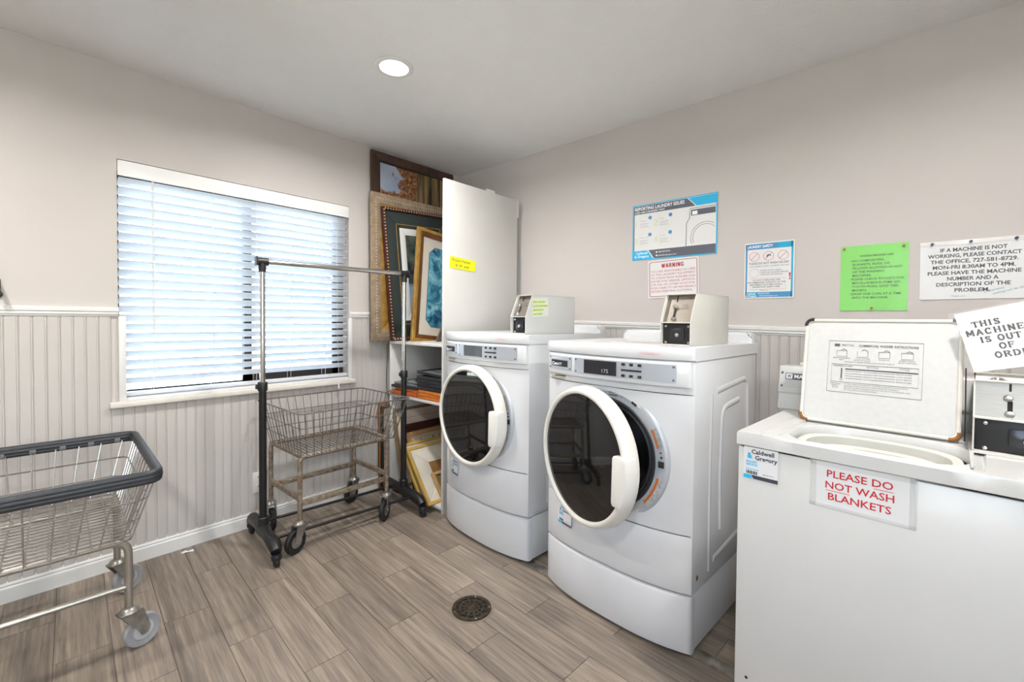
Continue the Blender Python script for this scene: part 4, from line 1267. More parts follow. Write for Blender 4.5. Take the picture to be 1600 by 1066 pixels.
def bowed(z0, z1, back=0.05, off=0.0, half=MW, bev=0.006, k=BOW, u0=None, u1=None, n=18):
    """panel with the machine's bulging front, from z0 to z1"""
    u0 = -half if u0 is None else u0
    u1 = half if u1 is None else u1
    us = [u0 + (u1 - u0) * i / n for i in range(n + 1)]
    t = bmesh.new()
    prof = [(bow(us[0], k) - off + bev, us[0])]
    poly = [(u, bow(u, k) - off) for u in us] + [(u1, back), (u0, back)]
    V0 = [t.verts.new((a, b_, z0)) for a, b_ in poly]
    V1 = [t.verts.new((a, b_, z1)) for a, b_ in poly]
    t.faces.new(V0[::-1]); t.faces.new(V1)
    N_ = len(poly)
    for i in range(N_):
        t.faces.new((V0[i], V0[(i + 1) % N_], V1[(i + 1) % N_], V1[i]))
    bmesh.ops.recalc_face_normals(t, faces=t.faces[:])
    if bev:
        ed = [e for e in t.edges if all(v_.co.y < back - 0.001 for v_ in e.verts) and (abs(e.verts[0].co.z - e.verts[1].co.z) < 1e-6 or (abs(e.verts[0].co.x - u0) < 1e-6 or abs(e.verts[0].co.x - u1) < 1e-6))]
        bmesh.ops.bevel(t, geom=ed, offset=bev, segments=2, affect='EDGES', profile=0.5)
    m = MB()
    m._merge(t)
    return m

def holed_front(z0, z1, cz, rad, n=64):
    """bulging front sheet with a round door opening"""
    V, F = [], []
    rows = 5
    for i in range(n):
        a = 2 * math.pi * i / n
        c, s_ = math.cos(a), math.sin(a)
        tmax = 1e9
        if c > 1e-9: tmax = min(tmax, MW / c)
        if c < -1e-9: tmax = min(tmax, -MW / c)
        if s_ > 1e-9: tmax = min(tmax, (z1 - cz) / s_)
        if s_ < -1e-9: tmax = min(tmax, (z0 - cz) / s_)
        for j in range(rows):
            r_ = rad + (tmax - rad) * j / (rows - 1)
            u = c * r_
            V.append((u, bow(u), cz + s_ * r_))
    # exact corners
    for i in range(n):
        for j in range(rows - 1):
            a, b_ = i * rows + j, ((i + 1) % n) * rows + j
            F.append((a, a + 1, b_ + 1, b_))
    for cx, czz in ((MW, z1), (-MW, z1), (-MW, z0), (MW, z0)):
        best = sorted(range(n), key=lambda i: abs((math.atan2(czz - cz, cx) - 2 * math.pi * i / n + math.pi) % (2 * math.pi) - math.pi))[:2]
        k = len(V)
        V.append((cx, 0.0, czz))
        i0, i1 = best
        if (i1 - i0) % n == 1:
            F.append((i0 * rows + rows - 1, k, i1 * rows + rows - 1))
        else:
            F.append((i1 * rows + rows - 1, k, i0 * rows + rows - 1))
    m = MB().mesh(V, F)
    bmesh.ops.recalc_face_normals(m.bm, faces=m.bm.faces[:])
    return m

def sticker(t, u, y, z, w, k=1.0, parent=None, rot=None):
    """white service sticker: name in two lines, light blue ampersand and rules, dark foot bar (code square left out)"""
    h = w * 1.02
    P = parent or t
    mat = Matrix.Translation((u, y, z)) @ (rot or Matrix.Identity(4))
    st = MB().box(-w / 2, w / 2, -0.0008, 0.0, -h / 2, h / 2, mat=mat).build('service_sticker', paper, P)
    F0 = -0.0013
    MB().text('Caldwell', 0.06 * w, h * 0.30, 0.13 * h, F0, w=0.66 * w, bold=0.03, mat=mat).text('Gregory', 0.16 * w, h * 0.12, 0.13 * h, F0, w=0.64 * w, bold=0.03, mat=mat).text('800-927-9274', 0.22 * w, -0.33 * h, 0.045 * h, F0, w=0.3 * w, mat=mat).prism([(-w * .2, -h * .5), (w / 2, -h * .5), (w / 2, -h * .385), (-w * .28, -h * .385)], F0 - 0.0001, F0 + 0.0002, 'y', mat=mat).build('dark_print', ink_grey if k < 1 else M('ink_sticker_dark', (60, 64, 74), 0.6), st)
    MB().text('&', -0.32 * w, h * 0.14, 0.17 * h, F0, w=0.16 * w, bold=0.04, mat=mat).text('REQUEST', -0.26 * w, h * 0.0, 0.065 * h, F0, w=0.34 * w, bold=0.03, mat=mat).text('SERVICE', -0.26 * w, -h * 0.09, 0.065 * h, F0, w=0.34 * w, bold=0.03, mat=mat).rect(-0.43 * w, -0.05 * w, -0.215 * h, -0.195 * h, F0, mat=mat).prism([(-w / 2, -h * .5), (-w * .22, -h * .5), (-w * .30, -h * .385), (-w / 2, -h * .385)], F0 - 0.0001, F0 + 0.0002, 'y', mat=mat).build('blue_print', ink_blue, st)
    b_ = MB()
    for i in range(8):
        b_.rect(-0.42 * w + i * 0.042 * w, -0.40 * w + i * 0.042 * w + 0.01 * w * (i % 2), -0.36 * h, -0.26 * h, F0, mat=mat)
    o = b_.build('bar_print', ink_k, st)
    o['kind'] = 'stuff'
    return st

def coin_box(t, u0, u1, v0, v1, z0, z1, mat, slope=0.05, split=0.45, text=True):
    """steel coin box with leaning upper front: shell with open front, coin plate above, black lock plate below"""
    zs = z0 + (z1 - z0) * split
    poly = [(v0, z0), (v1, z0), (v1, z1), (v0 + slope, z1), (v0, zs)]
    th_ = 0.0035
    m = MB()
    for a, b_ in ((u0, u0 + th_), (u1 - th_, u1)):
        m.prism(poly, a, b_, 'x', 0.0008)
    m.box(u0, u1, v0 + slope - 0.004, v1, z1 - th_, z1, 0.0008)
    m.box(u0, u1, v1 - th_, v1, z0, z1)
    m.box(u0, u1, v0 - 0.001, v0 + 0.035, zs - 0.004, zs, 0.0005)
    m.box(u0, u1, v0, v0 + 0.03, z0, z0 + 0.006)
    body = m.build('coin_box', mat, t)
    d = 0.03
    cw = u1 - u0
    # coin plate: leans with the slope
    sl_ = slope / (z1 - zs)
    pv = [(v0 + 0.016, zs), (v0 + 0.016 + 0.003, zs), (v0 + slope + 0.016 + 0.003, z1 - 0.003), (v0 + slope + 0.016, z1 - 0.003)]
    MB().prism(pv, u0 + th_, u1 - th_, 'x').build('coin_plate', steel, body)
    def on(u, f):     # point on the coin plate
        return (u, v0 + 0.0155 + slope * f, zs + (z1 - zs) * f)
    uc = u0 + cw * 0.36
    s_ = MB()
    s_.tube([on(uc, 0.92), on(uc, 0.72)], 0.0022, 5)
    s_.tube([on(uc + 0.0, 0.46), on(uc, 0.2)], 0.0045, 6)
    s_.build('coin_slot', ink_k, body)
    a, b_, c_ = on(uc - 0.003, 0.54)
    k_ = MB().lathe([(0, -0.012), (0.007, -0.011), (0.0085, -0.004), (0.0085, 0.0)], c=(a, b_, c_), n=14)
    k_.build('return_knob', chrome, body)
    a, b_, c_ = on(uc, 0.12)
    MB().lathe([(0, -0.008), (0.008, -0.007), (0.009, 0.0)], c=(a, b_, c_), n=12).build('slot_stop', chrome, body)
    if text:
        tt = MB()
        for tx, f, hh in (('QUARTERS', 0.80, 0.006), ('COIN', 0.56, 0.006), ('RETURN', 0.46, 0.006)):
            a, b_, c_ = on(u0 + cw * 0.66, f)
            tt.text(tx, a, c_, hh, b_ - 0.001)
        tt.build('plate_print', ink_grey, body)
    MB().box(u0 + th_, u1 - th_, v0 + d - 0.012, v0 + d, z0 + 0.006, zs - 0.004, 0.001).build('lock_plate', black_pl, body)
    zc, uc2 = (z0 + zs) / 2, (u0 + u1) / 2 + 0.002
    lk = min(cw, zs - z0)
    bz = MB()
    bz.prism(rrect(uc2 - lk * .30, uc2 + lk * .30, zc - lk * .24, zc + lk * .24, lk * .07), v0 + d - 0.020, v0 + d - 0.011, 'y', 0.001)
    bz.build('lock_bezel', black_disp, body)
    MB().lathe([(0, -0.010), (lk * .085, -0.009), (lk * .10, -0.002), (lk * .10, 0.0)], c=(uc2 + lk * .04, v0 + d - 0.018, zc - lk * .04), n=16).box(uc2 + lk * .035, uc2 + lk * .05, v0 + d - 0.0295, v0 + d - 0.027, zc - lk * .09, zc + lk * .01).build('lock', chrome, body)
    for a in (u0 + cw * .13, u1 - cw * .13):
        for z_ in (z0 + (zs - z0) * .14, zs - (zs - z0) * .18):
            MB().lathe([(0, -0.004), (0.004, -0.0035), (0.0062, 0.0)], c=(a, v0 + d - 0.012, z_), n=12).build('bolt', chrome, body)
    return body

def front_loader(label, loc, rz, HT, door_deg, depth, code, cb, digits, cz=0.70):
    t = thing('front_load_machine', label, 'washing machine', loc, rz, 'front loading machines')
    k = HT / 1.135
    PZ, SZ, FZ, CZ, TZ = 0.228 * k, 0.45 * k, 0.962 * k, 1.086 * k, HT
    # cabinet: two sides, back (the front sheets close it)
    m = MB()
    m.box(-MW, -MW + 0.012, 0.0, depth, PZ + 0.004, CZ, 0.002)
    m.box(MW - 0.012, MW, 0.0, depth, PZ + 0.004, CZ, 0.002)
    m.box(-MW, MW, depth - 0.012, depth, PZ + 0.004, CZ)
    m.box(-MW, MW, 0.05, depth, PZ + 0.004, PZ + 0.02)
    body = m.build('cabinet', appl, t)
    # pressed ribs in the right side
    rb = MB()
    def side(v_, z_, o=-0.016): return (MW + o, v_, z_)
    d0, d1 = 0.20, min(0.56, depth - 0.08)
    loop = fillet([side(d0, 0.96 * k), side(d1 - 0.02, 0.985 * k), side(d1, 0.66 * k), side(d1 - 0.03, 0.33 * k), side(d0 - 0.01, 0.30 * k)], 0.05, 5)
    rb.tube(loop, 0.021, 16)
    rb.tube(fillet([side(d0 - 0.045, 0.95 * k), side(d0 - 0.055, 0.62 * k), side(d0 - 0.05, 0.27 * k)], 0.1, 5), 0.02, 16)
    rb.tube(fillet([side(d1 - 0.12, 0.90 * k), side(d0 + 0.06, 0.885 * k), side(d0 + 0.045, 0.62 * k), side(d0 + 0.055, 0.40 * k)], 0.05, 5), 0.021, 16)
    rb.build('side_rib', appl, t)
    # pedestal
    MB().box(-MW + 0.004, MW - 0.004, 0.02, depth - 0.01, 0.012, PZ - 0.002, 0.003).build('pedestal', appl, t)
    bowed(0.012, PZ - 0.004, 0.03, 0.004, bev=0.012).build('pedestal_front', appl, t)
    for a in (-MW + 0.05, MW - 0.05):
        for b_ in (0.04, depth - 0.06):
            MB().lathe([(0.0, 0.0), (0.02, 0.0), (0.02, 0.005), (0.008, 0.007), (0.008, 0.014), (0.0, 0.014)], c=(a, b_, 0), axis='z', n=14).build('foot', cream_pl, t)
    bowed(PZ + 0.004, SZ - 0.0045, 0.03, 0.0, bev=0.006).build('lower_panel', appl, t)
    # front sheet with door opening
    RO = 0.268
    holed_front(SZ, FZ, cz, min(0.272, cz - SZ - 0.003, FZ - cz - 0.003)).build('front_panel', appl, t, ang=60)
    ring = MB().lathe([(RO + 0.004, 0.0), (RO + 0.003, -0.038), (RO - 0.002, -0.044), (0.258, -0.0465), (0.228, -0.046), (0.222, -0.046)], c=(0, 0, cz), n=72).build('door_surround', grey_ring, t)
    MB().lathe([(0.222, -0.046), (0.219, -0.051), (0.21, -0.051), (0.204, -0.042), (0.197, -0.046), (0.19, -0.036), (0.178, -0.01), (0.182, 0.03), (0.17, 0.05)], c=(0, 0, cz), n=64).build('gasket', gasket, t)
    MB().lathe([(0.17, 0.05), (0.215, 0.08), (0.23, 0.12), (0.23, 0.36), (0.0, 0.37)], c=(0, 0, cz), n=48).build('drum', drum_m, t)
    # labels and latch on the surround
    def arc(a0, a1, r0, r1, y, name, mt, par):
        n_ = 10
        V = []
        for i in range(n_ + 1):
            a = R(a0 + (a1 - a0) * i / n_)
            V += [(r0 * math.cos(a), y, cz + r0 * math.sin(a)), (r1 * math.cos(a), y, cz + r1 * math.sin(a))]
        mm = MB().mesh(V, [(2 * i, 2 * i + 2, 2 * i + 3, 2 * i + 1) for i in range(n_)])
        mm.build(name, mt, par)
    arc(14, 31, 0.234, 0.259, -0.0485, 'upper_label', M('label_grey_print', (176, 180, 180), 0.5, vscale=60, var_rgb=(130, 136, 136)), ring)
    arc(14, 31, 0.234, 0.242, -0.0488, 'upper_label_stripe', ink_or, ring)
    arc(-42, -13, 0.232, 0.260, -0.0485, 'lower_label', M('label_white_print', (206, 206, 202), 0.5, vscale=60, var_rgb=(150, 152, 152)), ring)
    arc(-42, -13, 0.234, 0.243, -0.0488, 'lower_label_stripe', ink_or, ring)
    MB().box(0.234, 0.256, -0.053, -0.046, cz - 0.012, cz + 0.012, 0.002).box(0.24, 0.25, -0.0555, -0.052, cz - 0.006, cz + 0.004).build('latch_socket', gasket, ring)
    for a in (6, 10):
        MB().lathe([(0, -0.004), (0.003, -0.004), (0.005 if a == 6 else 0.0035, 0.0)], c=(0.246 * math.cos(R(a)), -0.0465, cz + 0.246 * math.sin(R(a))), n=12).build('screw', gasket, ring)
    MB().box(0.118, 0.142, -0.0505, -0.046, cz + 0.205, cz + 0.214, 0.001, mat=Matrix.Translation((0.13, 0, cz + 0.21)) @ Matrix.Rotation(R(32), 4, 'Y') @ Matrix.Translation((-0.13, 0, -cz - 0.21))).build('strike_slot', gasket, ring)
    pm = MB()
    for i in range(2):
        pm.rect(0.015, 0.055, cz + 0.241 - 0.011 * i, cz + 0.246 - 0.011 * i, -0.0488)
    pm.text('5 1', 0.082, cz + 0.226, 0.014, -0.0488)
    pm.build('surround_print', ink_grey, ring)
    # door
    RD, HX = 0.272, -0.272
    de = bpy.data.objects.new('door', None)
    rim = MB().lathe([(0.242, -0.044), (0.244, -0.053), (0.248, -0.056), (0.257, -0.056), (0.262, -0.052), (0.272, -0.022), (RD + 0.001, -0.004), (0.266, 0.006), (0.22, 0.006), (0.205, 0.008), (0.20, -0.004), (0.242, -0.044)], c=(-HX, 0, 0), n=80).build('door', cream_pl, t, (HX, -0.062, cz))
    bpy.data.objects.remove(de)
    rim.rotation_euler = (0, 0, R(-door_deg))
    MB().lathe([(0.0, -0.052), (0.08, -0.0515), (0.15, -0.050), (0.20, -0.048), (0.244, -0.045), (0.244, -0.036), (0.0, -0.032)], c=(-HX, 0, 0), n=64).build('door_glass', dark_glass, rim)
    MB().lathe([(0.20, 0.004), (0.17, 0.03), (0.14, 0.06), (0.0, 0.07)], c=(-HX, 0, 0), n=48).build('inner_bowl', dark_glass, rim)
    hp = []
    for i in range(9):
        a = R(-25 + 38 * i / 8)
        hp.append((-HX + (RD + 0.004) * math.cos(a), (RD + 0.004) * math.sin(a)))
    hp += [(-HX + 0.212, 0.062), (-HX + 0.206, 0.052), (-HX + 0.203, -0.104), (-HX + 0.209, -0.116)]
    MB().prism(hp, -0.068, -0.016, 'y', 0.004).build('door_handle', M('handle_cream', (224, 221, 214), 0.28), rim)
    # console
    bowed(FZ + 0.002, CZ, 0.03, 0.0, bev=0.003).build('console_back', appl, t)
    bowed(FZ + 0.028, CZ - 0.003, 0.0, 0.016, half=MW - 0.008, bev=0.008).build('console', appl, t)
    fy = lambda u: bow(u) - 0.0175
    def curved_plate(u0, u1, z0, z1, off, name, mt, par=None):
        n_ = 12
        V = []
        for i in range(n_ + 1):
            u = u0 + (u1 - u0) * i / n_
            for dy_ in (off, off - 0.0015):
                V += [(u, fy(u) + dy_, z0), (u, fy(u) + dy_, z1)]
        F = []
        for i in range(n_):
            a, b_ = 4 * i, 4 * (i + 1)
            F += [(a + 2, b_ + 2, b_ + 3, a + 3), (a + 1, a + 3, b_ + 3, b_ + 1), (a, b_, b_ + 2, a + 2)]
        F += [(0, 2, 3, 1), (4 * n_, 4 * n_ + 1, 4 * n_ + 3, 4 * n_ + 2)]
        mm = MB().mesh(V, F)
        return mm.build(name, mt, par or t)
    z0, z1 = FZ + 0.046, CZ - 0.014
    pl1 = curved_plate(-0.318, -0.168, z0 + 0.006, z1, 0.0, 'badge_plate', silver_pl)
    curved_plate(-0.30, -0.19, z0 + 0.018, z1 - 0.018, -0.0012, 'badge', ink_k, pl1)
    MB().text('MAYTAG', -0.236, z0 + 0.0235, 0.011, fy(-0.24) - 0.0055, bold=0.02).text('COMMERCIAL LAUNDRY', -0.245, z1 - 0.011, 0.006, fy(-0.24) - 0.0045, w=0.1).lathe([(0.0045, fy(-0.285) - 0.004), (0.0075, fy(-0.285) - 0.004)], c=(-0.285, 0, z0 + 0.029), n=14).build('badge_print', ink_w, pl1)
    pl2 = curved_plate(-0.148, 0.292, z0, z1, 0.0, 'control_plate', silver_pl)
    dp = curved_plate(-0.095, 0.062, z0 + 0.004, z1 - 0.004, -0.0014, 'display', black_disp, pl2)
    MB().text(digits, 0.012, z0 + 0.013, 0.015, fy(0.01) - 0.0055, w=0.030 if digits else None).build('display_digits', M('digit_grey', (170, 174, 176), 0.5), dp) if digits else None
    for i in range(3):
        for z_ in (z0 + 0.005, z1 - 0.015):
            u = 0.085 + i * 0.034
            MB().box(u, u + 0.015, fy(u) - 0.005, fy(u) + 0.001, z_, z_ + 0.010, 0.002).build('button', black_pl, pl2)
    curved_plate(0.083, 0.168, (z0 + z1) / 2 - 0.004, (z0 + z1) / 2 + 0.003, -0.0014, 'button_caption', ink_k, pl2)
    for u, z_ in ((-0.312, z1 - 0.008), (-0.175, z1 - 0.008), (-0.312, z0 + 0.012), (-0.175, z0 + 0.012), (-0.14, z1 - 0.007), (-0.14, z0 + 0.008), (0.283, z1 - 0.008), (0.283, z0 + 0.008)):
        MB().lathe([(0, -0.003), (0.0035, -0.002), (0.0045, 0.001)], c=(u, fy(u) - 0.0015, z_), n=10).build('screw', ink_grey, pl1 if u < -0.16 else pl2)
    MB().prism(rrect(-0.30, -0.175, FZ + 0.006, FZ + 0.027, 0.009), bow(-0.24) - 0.004, bow(-0.24) + 0.02, 'y', 0.002).build('dispenser_pull', M('dispenser_beige', (176, 172, 158), 0.4), t)
    MB().rect(-0.28, -0.195, FZ + 0.019, FZ + 0.023, bow(-0.24) - 0.0046).build('dispenser_slot', ink_k, t)
    # top with bulging front edge and raised back
    tp = bowed(CZ + 0.001, TZ, depth + 0.01, 0.014, half=MW + 0.004, bev=0.010)
    tp.build('top', appl, t)
    bk = MB()
    bk.prism(rrect(-MW + 0.01, MW - 0.004, TZ - 0.03, TZ + 0.048, 0.026), depth - 0.05, depth + 0.012, 'y', 0.012)
    bk.build('back_rail', appl, t)
    rs_ = MB()
    rnd = random.Random(4)
    for i in range(7):
        a, b_ = rnd.uniform(-0.2, 0.1), rnd.uniform(0.05, 0.4)
        n_ = 9
        q = [(a + rnd.uniform(.3, 1) * 0.035 * math.cos(6.283 * j / n_), b_ + rnd.uniform(.3, 1) * 0.02 * math.sin(6.283 * j / n_)) for j in range(n_)]
        rs_.mesh([(x_, y_, TZ + 0.0006) for x_, y_ in q], [list(range(n_))])
    if code == 2:
        rs_.build('stain', M('stain_faint', (196, 184, 172), 0.6, vscale=40, var_rgb=(216, 210, 204)), t)['kind'] = 'stuff'
    else:
        rs_.bm.free()
    MB().text('CA 25SR956 0-X' if code == 2 else 'CA 25SR956 0-1', 0.20, TZ - 0.030, 0.009, bow(0.20) - 0.0225, w=0.085).build('red_stamp', M('ink_stamp_red', (222, 140, 136), 0.6), t)
    coin_box(t, cb[0], cb[1], cb[2], cb[3], TZ + 0.0005, TZ + cb[4], beige_box if code == 2 else M('coin_box_white', (208, 208, 205), 0.35, var=0.015))
    su_ = -0.225
    sl2 = (bow(su_ + 0.04) - bow(su_ - 0.04)) / 0.08
    sticker(t, su_ + 0.015, bow(su_ + 0.015) - 0.0035, 0.365 * k, 0.088, 0.9, rot=Matrix.Rotation(math.atan(sl2), 4, 'Z'))
    if code == 2:
        rr_ = random.Random(2)
        MB().mesh([(MW + 0.0006, 0.045 + 0.012 * rr_.uniform(.5, 1) * math.cos(6.283 * j / 10), PZ + 0.055 + 0.014 * rr_.uniform(.5, 1) * math.sin(6.283 * j / 10)) for j in range(10)], [list(range(10))]).build('rust_spot', rust, t)
    return t

fl1 = front_loader('white front loader beside the shelf unit, its door almost shut', (-0.797, -1.115, 0), R(-94), 1.156, 2.0, 0.66, 1, (0.185, 0.295, 0.02, 0.42, 0.205), '', cz=0.712)
fl2 = front_loader('white front loader with its round door standing ajar, nearer the top loader', (-0.876, -1.952, 0), R(-94), 1.135, 16.0, 0.66, 2, (0.168, 0.292, 0.075, 0.45, 0.205), '175', cz=0.70)
# handwritten note taped to the coin box of the machine beside the shelf
nt = thing('handwritten_note', 'small green-inked handwritten note taped to the white coin box', 'note', (0, 0, 0), 0)
nt.matrix_world = Matrix.Translation((-0.797, -1.115, 0)) @ Matrix.Rotation(R(-94), 4, 'Z') @ Matrix.Translation((0.2965, 0.13, 1.300)) @ Matrix.Rotation(R(90), 4, 'Z') @ Matrix.Rotation(R(-3), 4, 'Y')
MB().box(-0.062, 0.062, -0.0006, 0.0, -0.05, 0.046).build('sheet', M('paper_offwhite', (226, 224, 214), 0.6), nt)
hl_ = MB(); hw_ = MB()
for i, (tx, w_) in enumerate((('After coins put', .095), ('in press start button', .112), ('don\'t put in', .08), ('more than 4', .07))):
    hl_.rect(-0.06, -0.06 + w_, 0.020 - i * 0.021, 0.034 - i * 0.021, -0.001)
    hw_.text(tx, -0.058, 0.022 - i * 0.021, 0.010, -0.0016, w=w_, align='L', slant=0.25)
hl_.build('highlight', M('highlighter_green', (214, 232, 150), 0.6), nt)
hw_.build('handwriting', ink_green, nt)

# ------------------------------------------------------------------ top loading washer
WW, WD, WT = 0.655, 0.64, 0.915
tw = thing('top_load_washer', 'white top loading washer with its lid propped open at the right', 'washing machine', (-1.125, -2.502, 0), R(-94.5))
MB().box(0, WW, 0.0, 0.012, 0.02, 0.872, 0.004).box(0, WW, WD - 0.012, WD, 0.02, 0.872, 0.004).box(0, 0.012, 0.004, WD - 0.004, 0.02, 0.872, 0.004).box(WW - 0.012, WW, 0.004, WD - 0.004, 0.02, 0.872, 0.004).box(0.005, WW - 0.005, 0.005, WD - 0.005, 0.02, 0.03).build('cabinet', appl2, tw)
for a in (0.06, WW - 0.06):
    for b_ in (0.06, WD - 0.06):
        MB().lathe([(0.0, 0.0), (0.018, 0.0), (0.018, 0.008), (0.008, 0.012), (0.008, 0.022), (0, 0.022)], c=(a, b_, 0), axis='z', n=12).build('foot', black_rub, tw)
MB().lathe([(0, -0.003), (0.003, -0.0025), (0.0045, 0.0)], c=(0.033, 0.0, 0.204), n=10).build('screw', ink_k, tw)
# deck with a sunken lid recess and the tub opening
def deck():
    m = MB()
    ou = (-0.003, WW + 0.003, -0.006, WD)
    cx, cy, ax, ay = 0.285, 0.172, 0.185, 0.142
    n = 64
    zr = WT - 0.006
    def sup(a, ex=3.2):
        c, s_ = math.cos(a), math.sin(a)
        r_ = 1.0 / ((abs(c) ** ex + abs(s_) ** ex) ** (1 / ex))
        return cx + ax * r_ * c, cy + ay * r_ * s_
    rec = (0.095, 0.49, 0.018, 0.335)
    def edge(b, a):
        c, s_ = math.cos(a), math.sin(a)
        t_ = 1e9
        if c > 1e-9: t_ = min(t_, (b[1] - cx) / c)
        if c < -1e-9: t_ = min(t_, (b[0] - cx) / c)
        if s_ > 1e-9: t_ = min(t_, (b[3] - cy) / s_)
        if s_ < -1e-9: t_ = min(t_, (b[2] - cy) / s_)
        return cx + c * t_, cy + s_ * t_
    angs = sorted([2 * math.pi * i / n for i in range(n)] + [math.atan2(y - cy, x - cx) % (2 * math.pi) for b in (ou, rec) for x in b[:2] for y in b[2:]])
    V, F = [], []
    for a in angs:
        xi, yi = sup(a)
        xr, yr = edge(rec, a)
        xo, yo = edge(ou, a)
        dx_, dy_ = (xo - xr), (yo - yr)
        V += [(cx + (xi - cx) * .985, cy + (yi - cy) * .985, zr - 0.03), (xi, yi, zr - 0.006), (cx + (xi - cx) * 1.02, cy + (yi - cy) * 1.02, zr), (xr, yr, zr), (xr + dx_ * .03, yr + dy_ * .03, WT),
              (xr + dx_ * .97 if abs(dx_) + abs(dy_) > .05 else xo - dx_ * .2, yr + dy_ * .97 if abs(dx_) + abs(dy_) > .05 else yo - dy_ * .2, WT), (xo, yo, WT - 0.006), (xo, yo, 0.878)]
    K, NA = 8, len(angs)
    for i in range(NA):
        for j in range(K - 1):
            a, b_ = i * K + j, ((i + 1) % NA) * K + j
            F.append((a, a + 1, b_ + 1, b_))
    m.mesh(V, F)
    bmesh.ops.remove_doubles(m.bm, verts=m.bm.verts[:], dist=0.00002)
    bmesh.ops.recalc_face_normals(m.bm, faces=m.bm.faces[:])
    return m, sup, (cx, cy)
dk, sup, (tcx, tcy) = deck()
# cut the cabinet top away under the opening by keeping the tub shell inside
dk.build('top_deck', appl2, tw, ang=28)
def oval(levels, name, mt):
    V, F = [], []
    n = 56
    for k_, z_ in levels:
        for i in range(n):
            x_, y_ = sup(2 * math.pi * i / n, 2.6)
            V.append((tcx + (x_ - tcx) * k_, tcy + (y_ - tcy) * k_, z_))
    for j in range(len(levels) - 1):
        for i in range(n):
            F.append((j * n + i, j * n + (i + 1) % n, (j + 1) * n + (i + 1) % n, (j + 1) * n + i))
    mm = MB().mesh(V, F)
    bmesh.ops.recalc_face_normals(mm.bm, faces=mm.bm.faces[:])
    return mm.build(name, mt, tw, ang=50)
tubw = M('tub_white', (192, 192, 184), 0.35, var=0.02)
oval([(0.968, WT - 0.065), (0.955, WT - 0.036), (0.93, WT - 0.026), (0.83, WT - 0.030), (0.80, WT - 0.060)], 'tub_cover', tubw)
oval([(0.77, WT - 0.085), (0.75, WT - 0.055), (0.71, WT - 0.048), (0.63, WT - 0.054), (0.62, WT - 0.12)], 'basket_rim', tubw)
oval([(0.655, WT - 0.10), (0.72, WT - 0.16), (0.72, WT - 0.5), (0.02, WT - 0.5)], 'wash_basket', M('basket_enamel', (150, 150, 146), 0.4))
MB().box(0.05, 0.062, 0.04, 0.33, WT - 0.0015, WT + 0.0006, 0.0005).build('deck_groove', M('groove_grey', (186, 184, 178), 0.5), tw)
MB().prism([(0.47, 0.04), (0.476, 0.04), (0.472, 0.33), (0.462, 0.33)], WT - 0.0005, WT + 0.004, 'z').build('deck_edge', appl2, tw)
# lid, hinged at its lower edge and leaning back
LW, LH = 0.372, 0.332
lid = MB().prism(rrect(0, LW, 0, LH, 0.02), 0.004, 0.018, 'y', 0.002).build('lid', appl2, tw, (0.076, 0.318, WT + 0.0015))
lid.rotation_euler = (R(-11), 0, 0)
fr_ = MB().tube([(a, 0.004, c_) for a, c_ in rrect(0.004, LW - 0.004, 0.004, LH - 0.004, 0.018)], 0.0055, 8, closed=True)
fr_.build('lid_rim', M('rim_warm_white', (214, 210, 200), 0.35, var=0.06, vscale=20), lid)
for (cx_, cz_, a0, mt) in ((0.02, LH - 0.02, 90, black_rub), (LW - 0.02, LH - 0.02, 0, black_rub), (0.02, 0.02, 180, rust), (LW - 0.02, 0.02, 270, rust)):
    MB().tube([(cx_ + 0.0185 * math.cos(R(a0 + d_)), 0.002, cz_ + 0.0185 * math.sin(R(a0 + d_))) for d_ in range(-8, 99, 15)], 0.0062, 8).build('corner_bumper', mt, lid)
MB().rect(0.14, 0.29, LH + 0.0012, LH + 0.0016, 0.004).build('lid_edge_mark', ink_grey, lid)
pan = M('lid_inner_panel', (196, 196, 194), 0.45, var=0.03, vscale=60)
MB().prism(rrect(0.010, LW - 0.010, 0.010, LH - 0.010, 0.014), 0.0025, 0.005, 'y').build('lid_inner_panel', pan, lid)
Y_ = 0.0019
lx0, lx1, lz0, lz1 = 0.068, 0.292, 0.10, 0.262
b = MB()
b.tube([(lx0, Y_, lz0), (lx1, Y_, lz0), (lx1, Y_, lz1), (lx0, Y_, lz1)], 0.0005, 4, closed=True)
b.text('COMMERCIAL WASHER INSTRUCTIONS', lx0 + 0.145, lz1 - 0.0165, 0.0068, Y_, w=0.138, bold=0.02)
b.text('MAYTAG', lx0 + 0.049, lz1 - 0.0165, 0.007, Y_, w=0.03)
b.rect(lx0 + 0.014, lx0 + 0.028, lz1 - 0.018, lz1 - 0.009, Y_)
for i in range(4):
    cx_ = lx0 + 0.034 + i * 0.052
    z_ = lz1 - 0.049
    b.tube([(cx_ - 0.013, Y_, z_ + 0.018), (cx_ - 0.013, Y_, z_), (cx_ + 0.013, Y_, z_), (cx_ + 0.013, Y_, z_ + 0.018)], 0.0005, 4)
    if i != 1:
        b.tube([(cx_ - 0.013, Y_, z_ + 0.018), (cx_ + 0.013, Y_, z_ + 0.018)], 0.0005, 4)
    b.tube([(cx_ - 0.002, Y_, z_ + 0.02), (cx_ + 0.004, Y_, z_ + 0.024), (cx_ + 0.012, Y_, z_ + 0.02)], 0.0007, 4)
    for j, tx in enumerate((('ADD DETERGENT', 'FIRST'), ('LOAD TO TOP', 'ROW OF HOLES'), ('CLOSE LID', ''), ('INSERT COINS', 'SELECT SETTING'))[i]):
        if tx:
            b.text(tx, cx_, z_ - 0.007 - j * 0.006, 0.0038, Y_)
b.text('IMPORTANT: IF WASHER STOPS BALANCE LOAD AND CLOSE LID', (lx0 + lx1) / 2 - 0.01, lz1 - 0.068, 0.0038, Y_, w=0.12)
tz1, tz0 = lz1 - 0.074, lz0 + 0.032
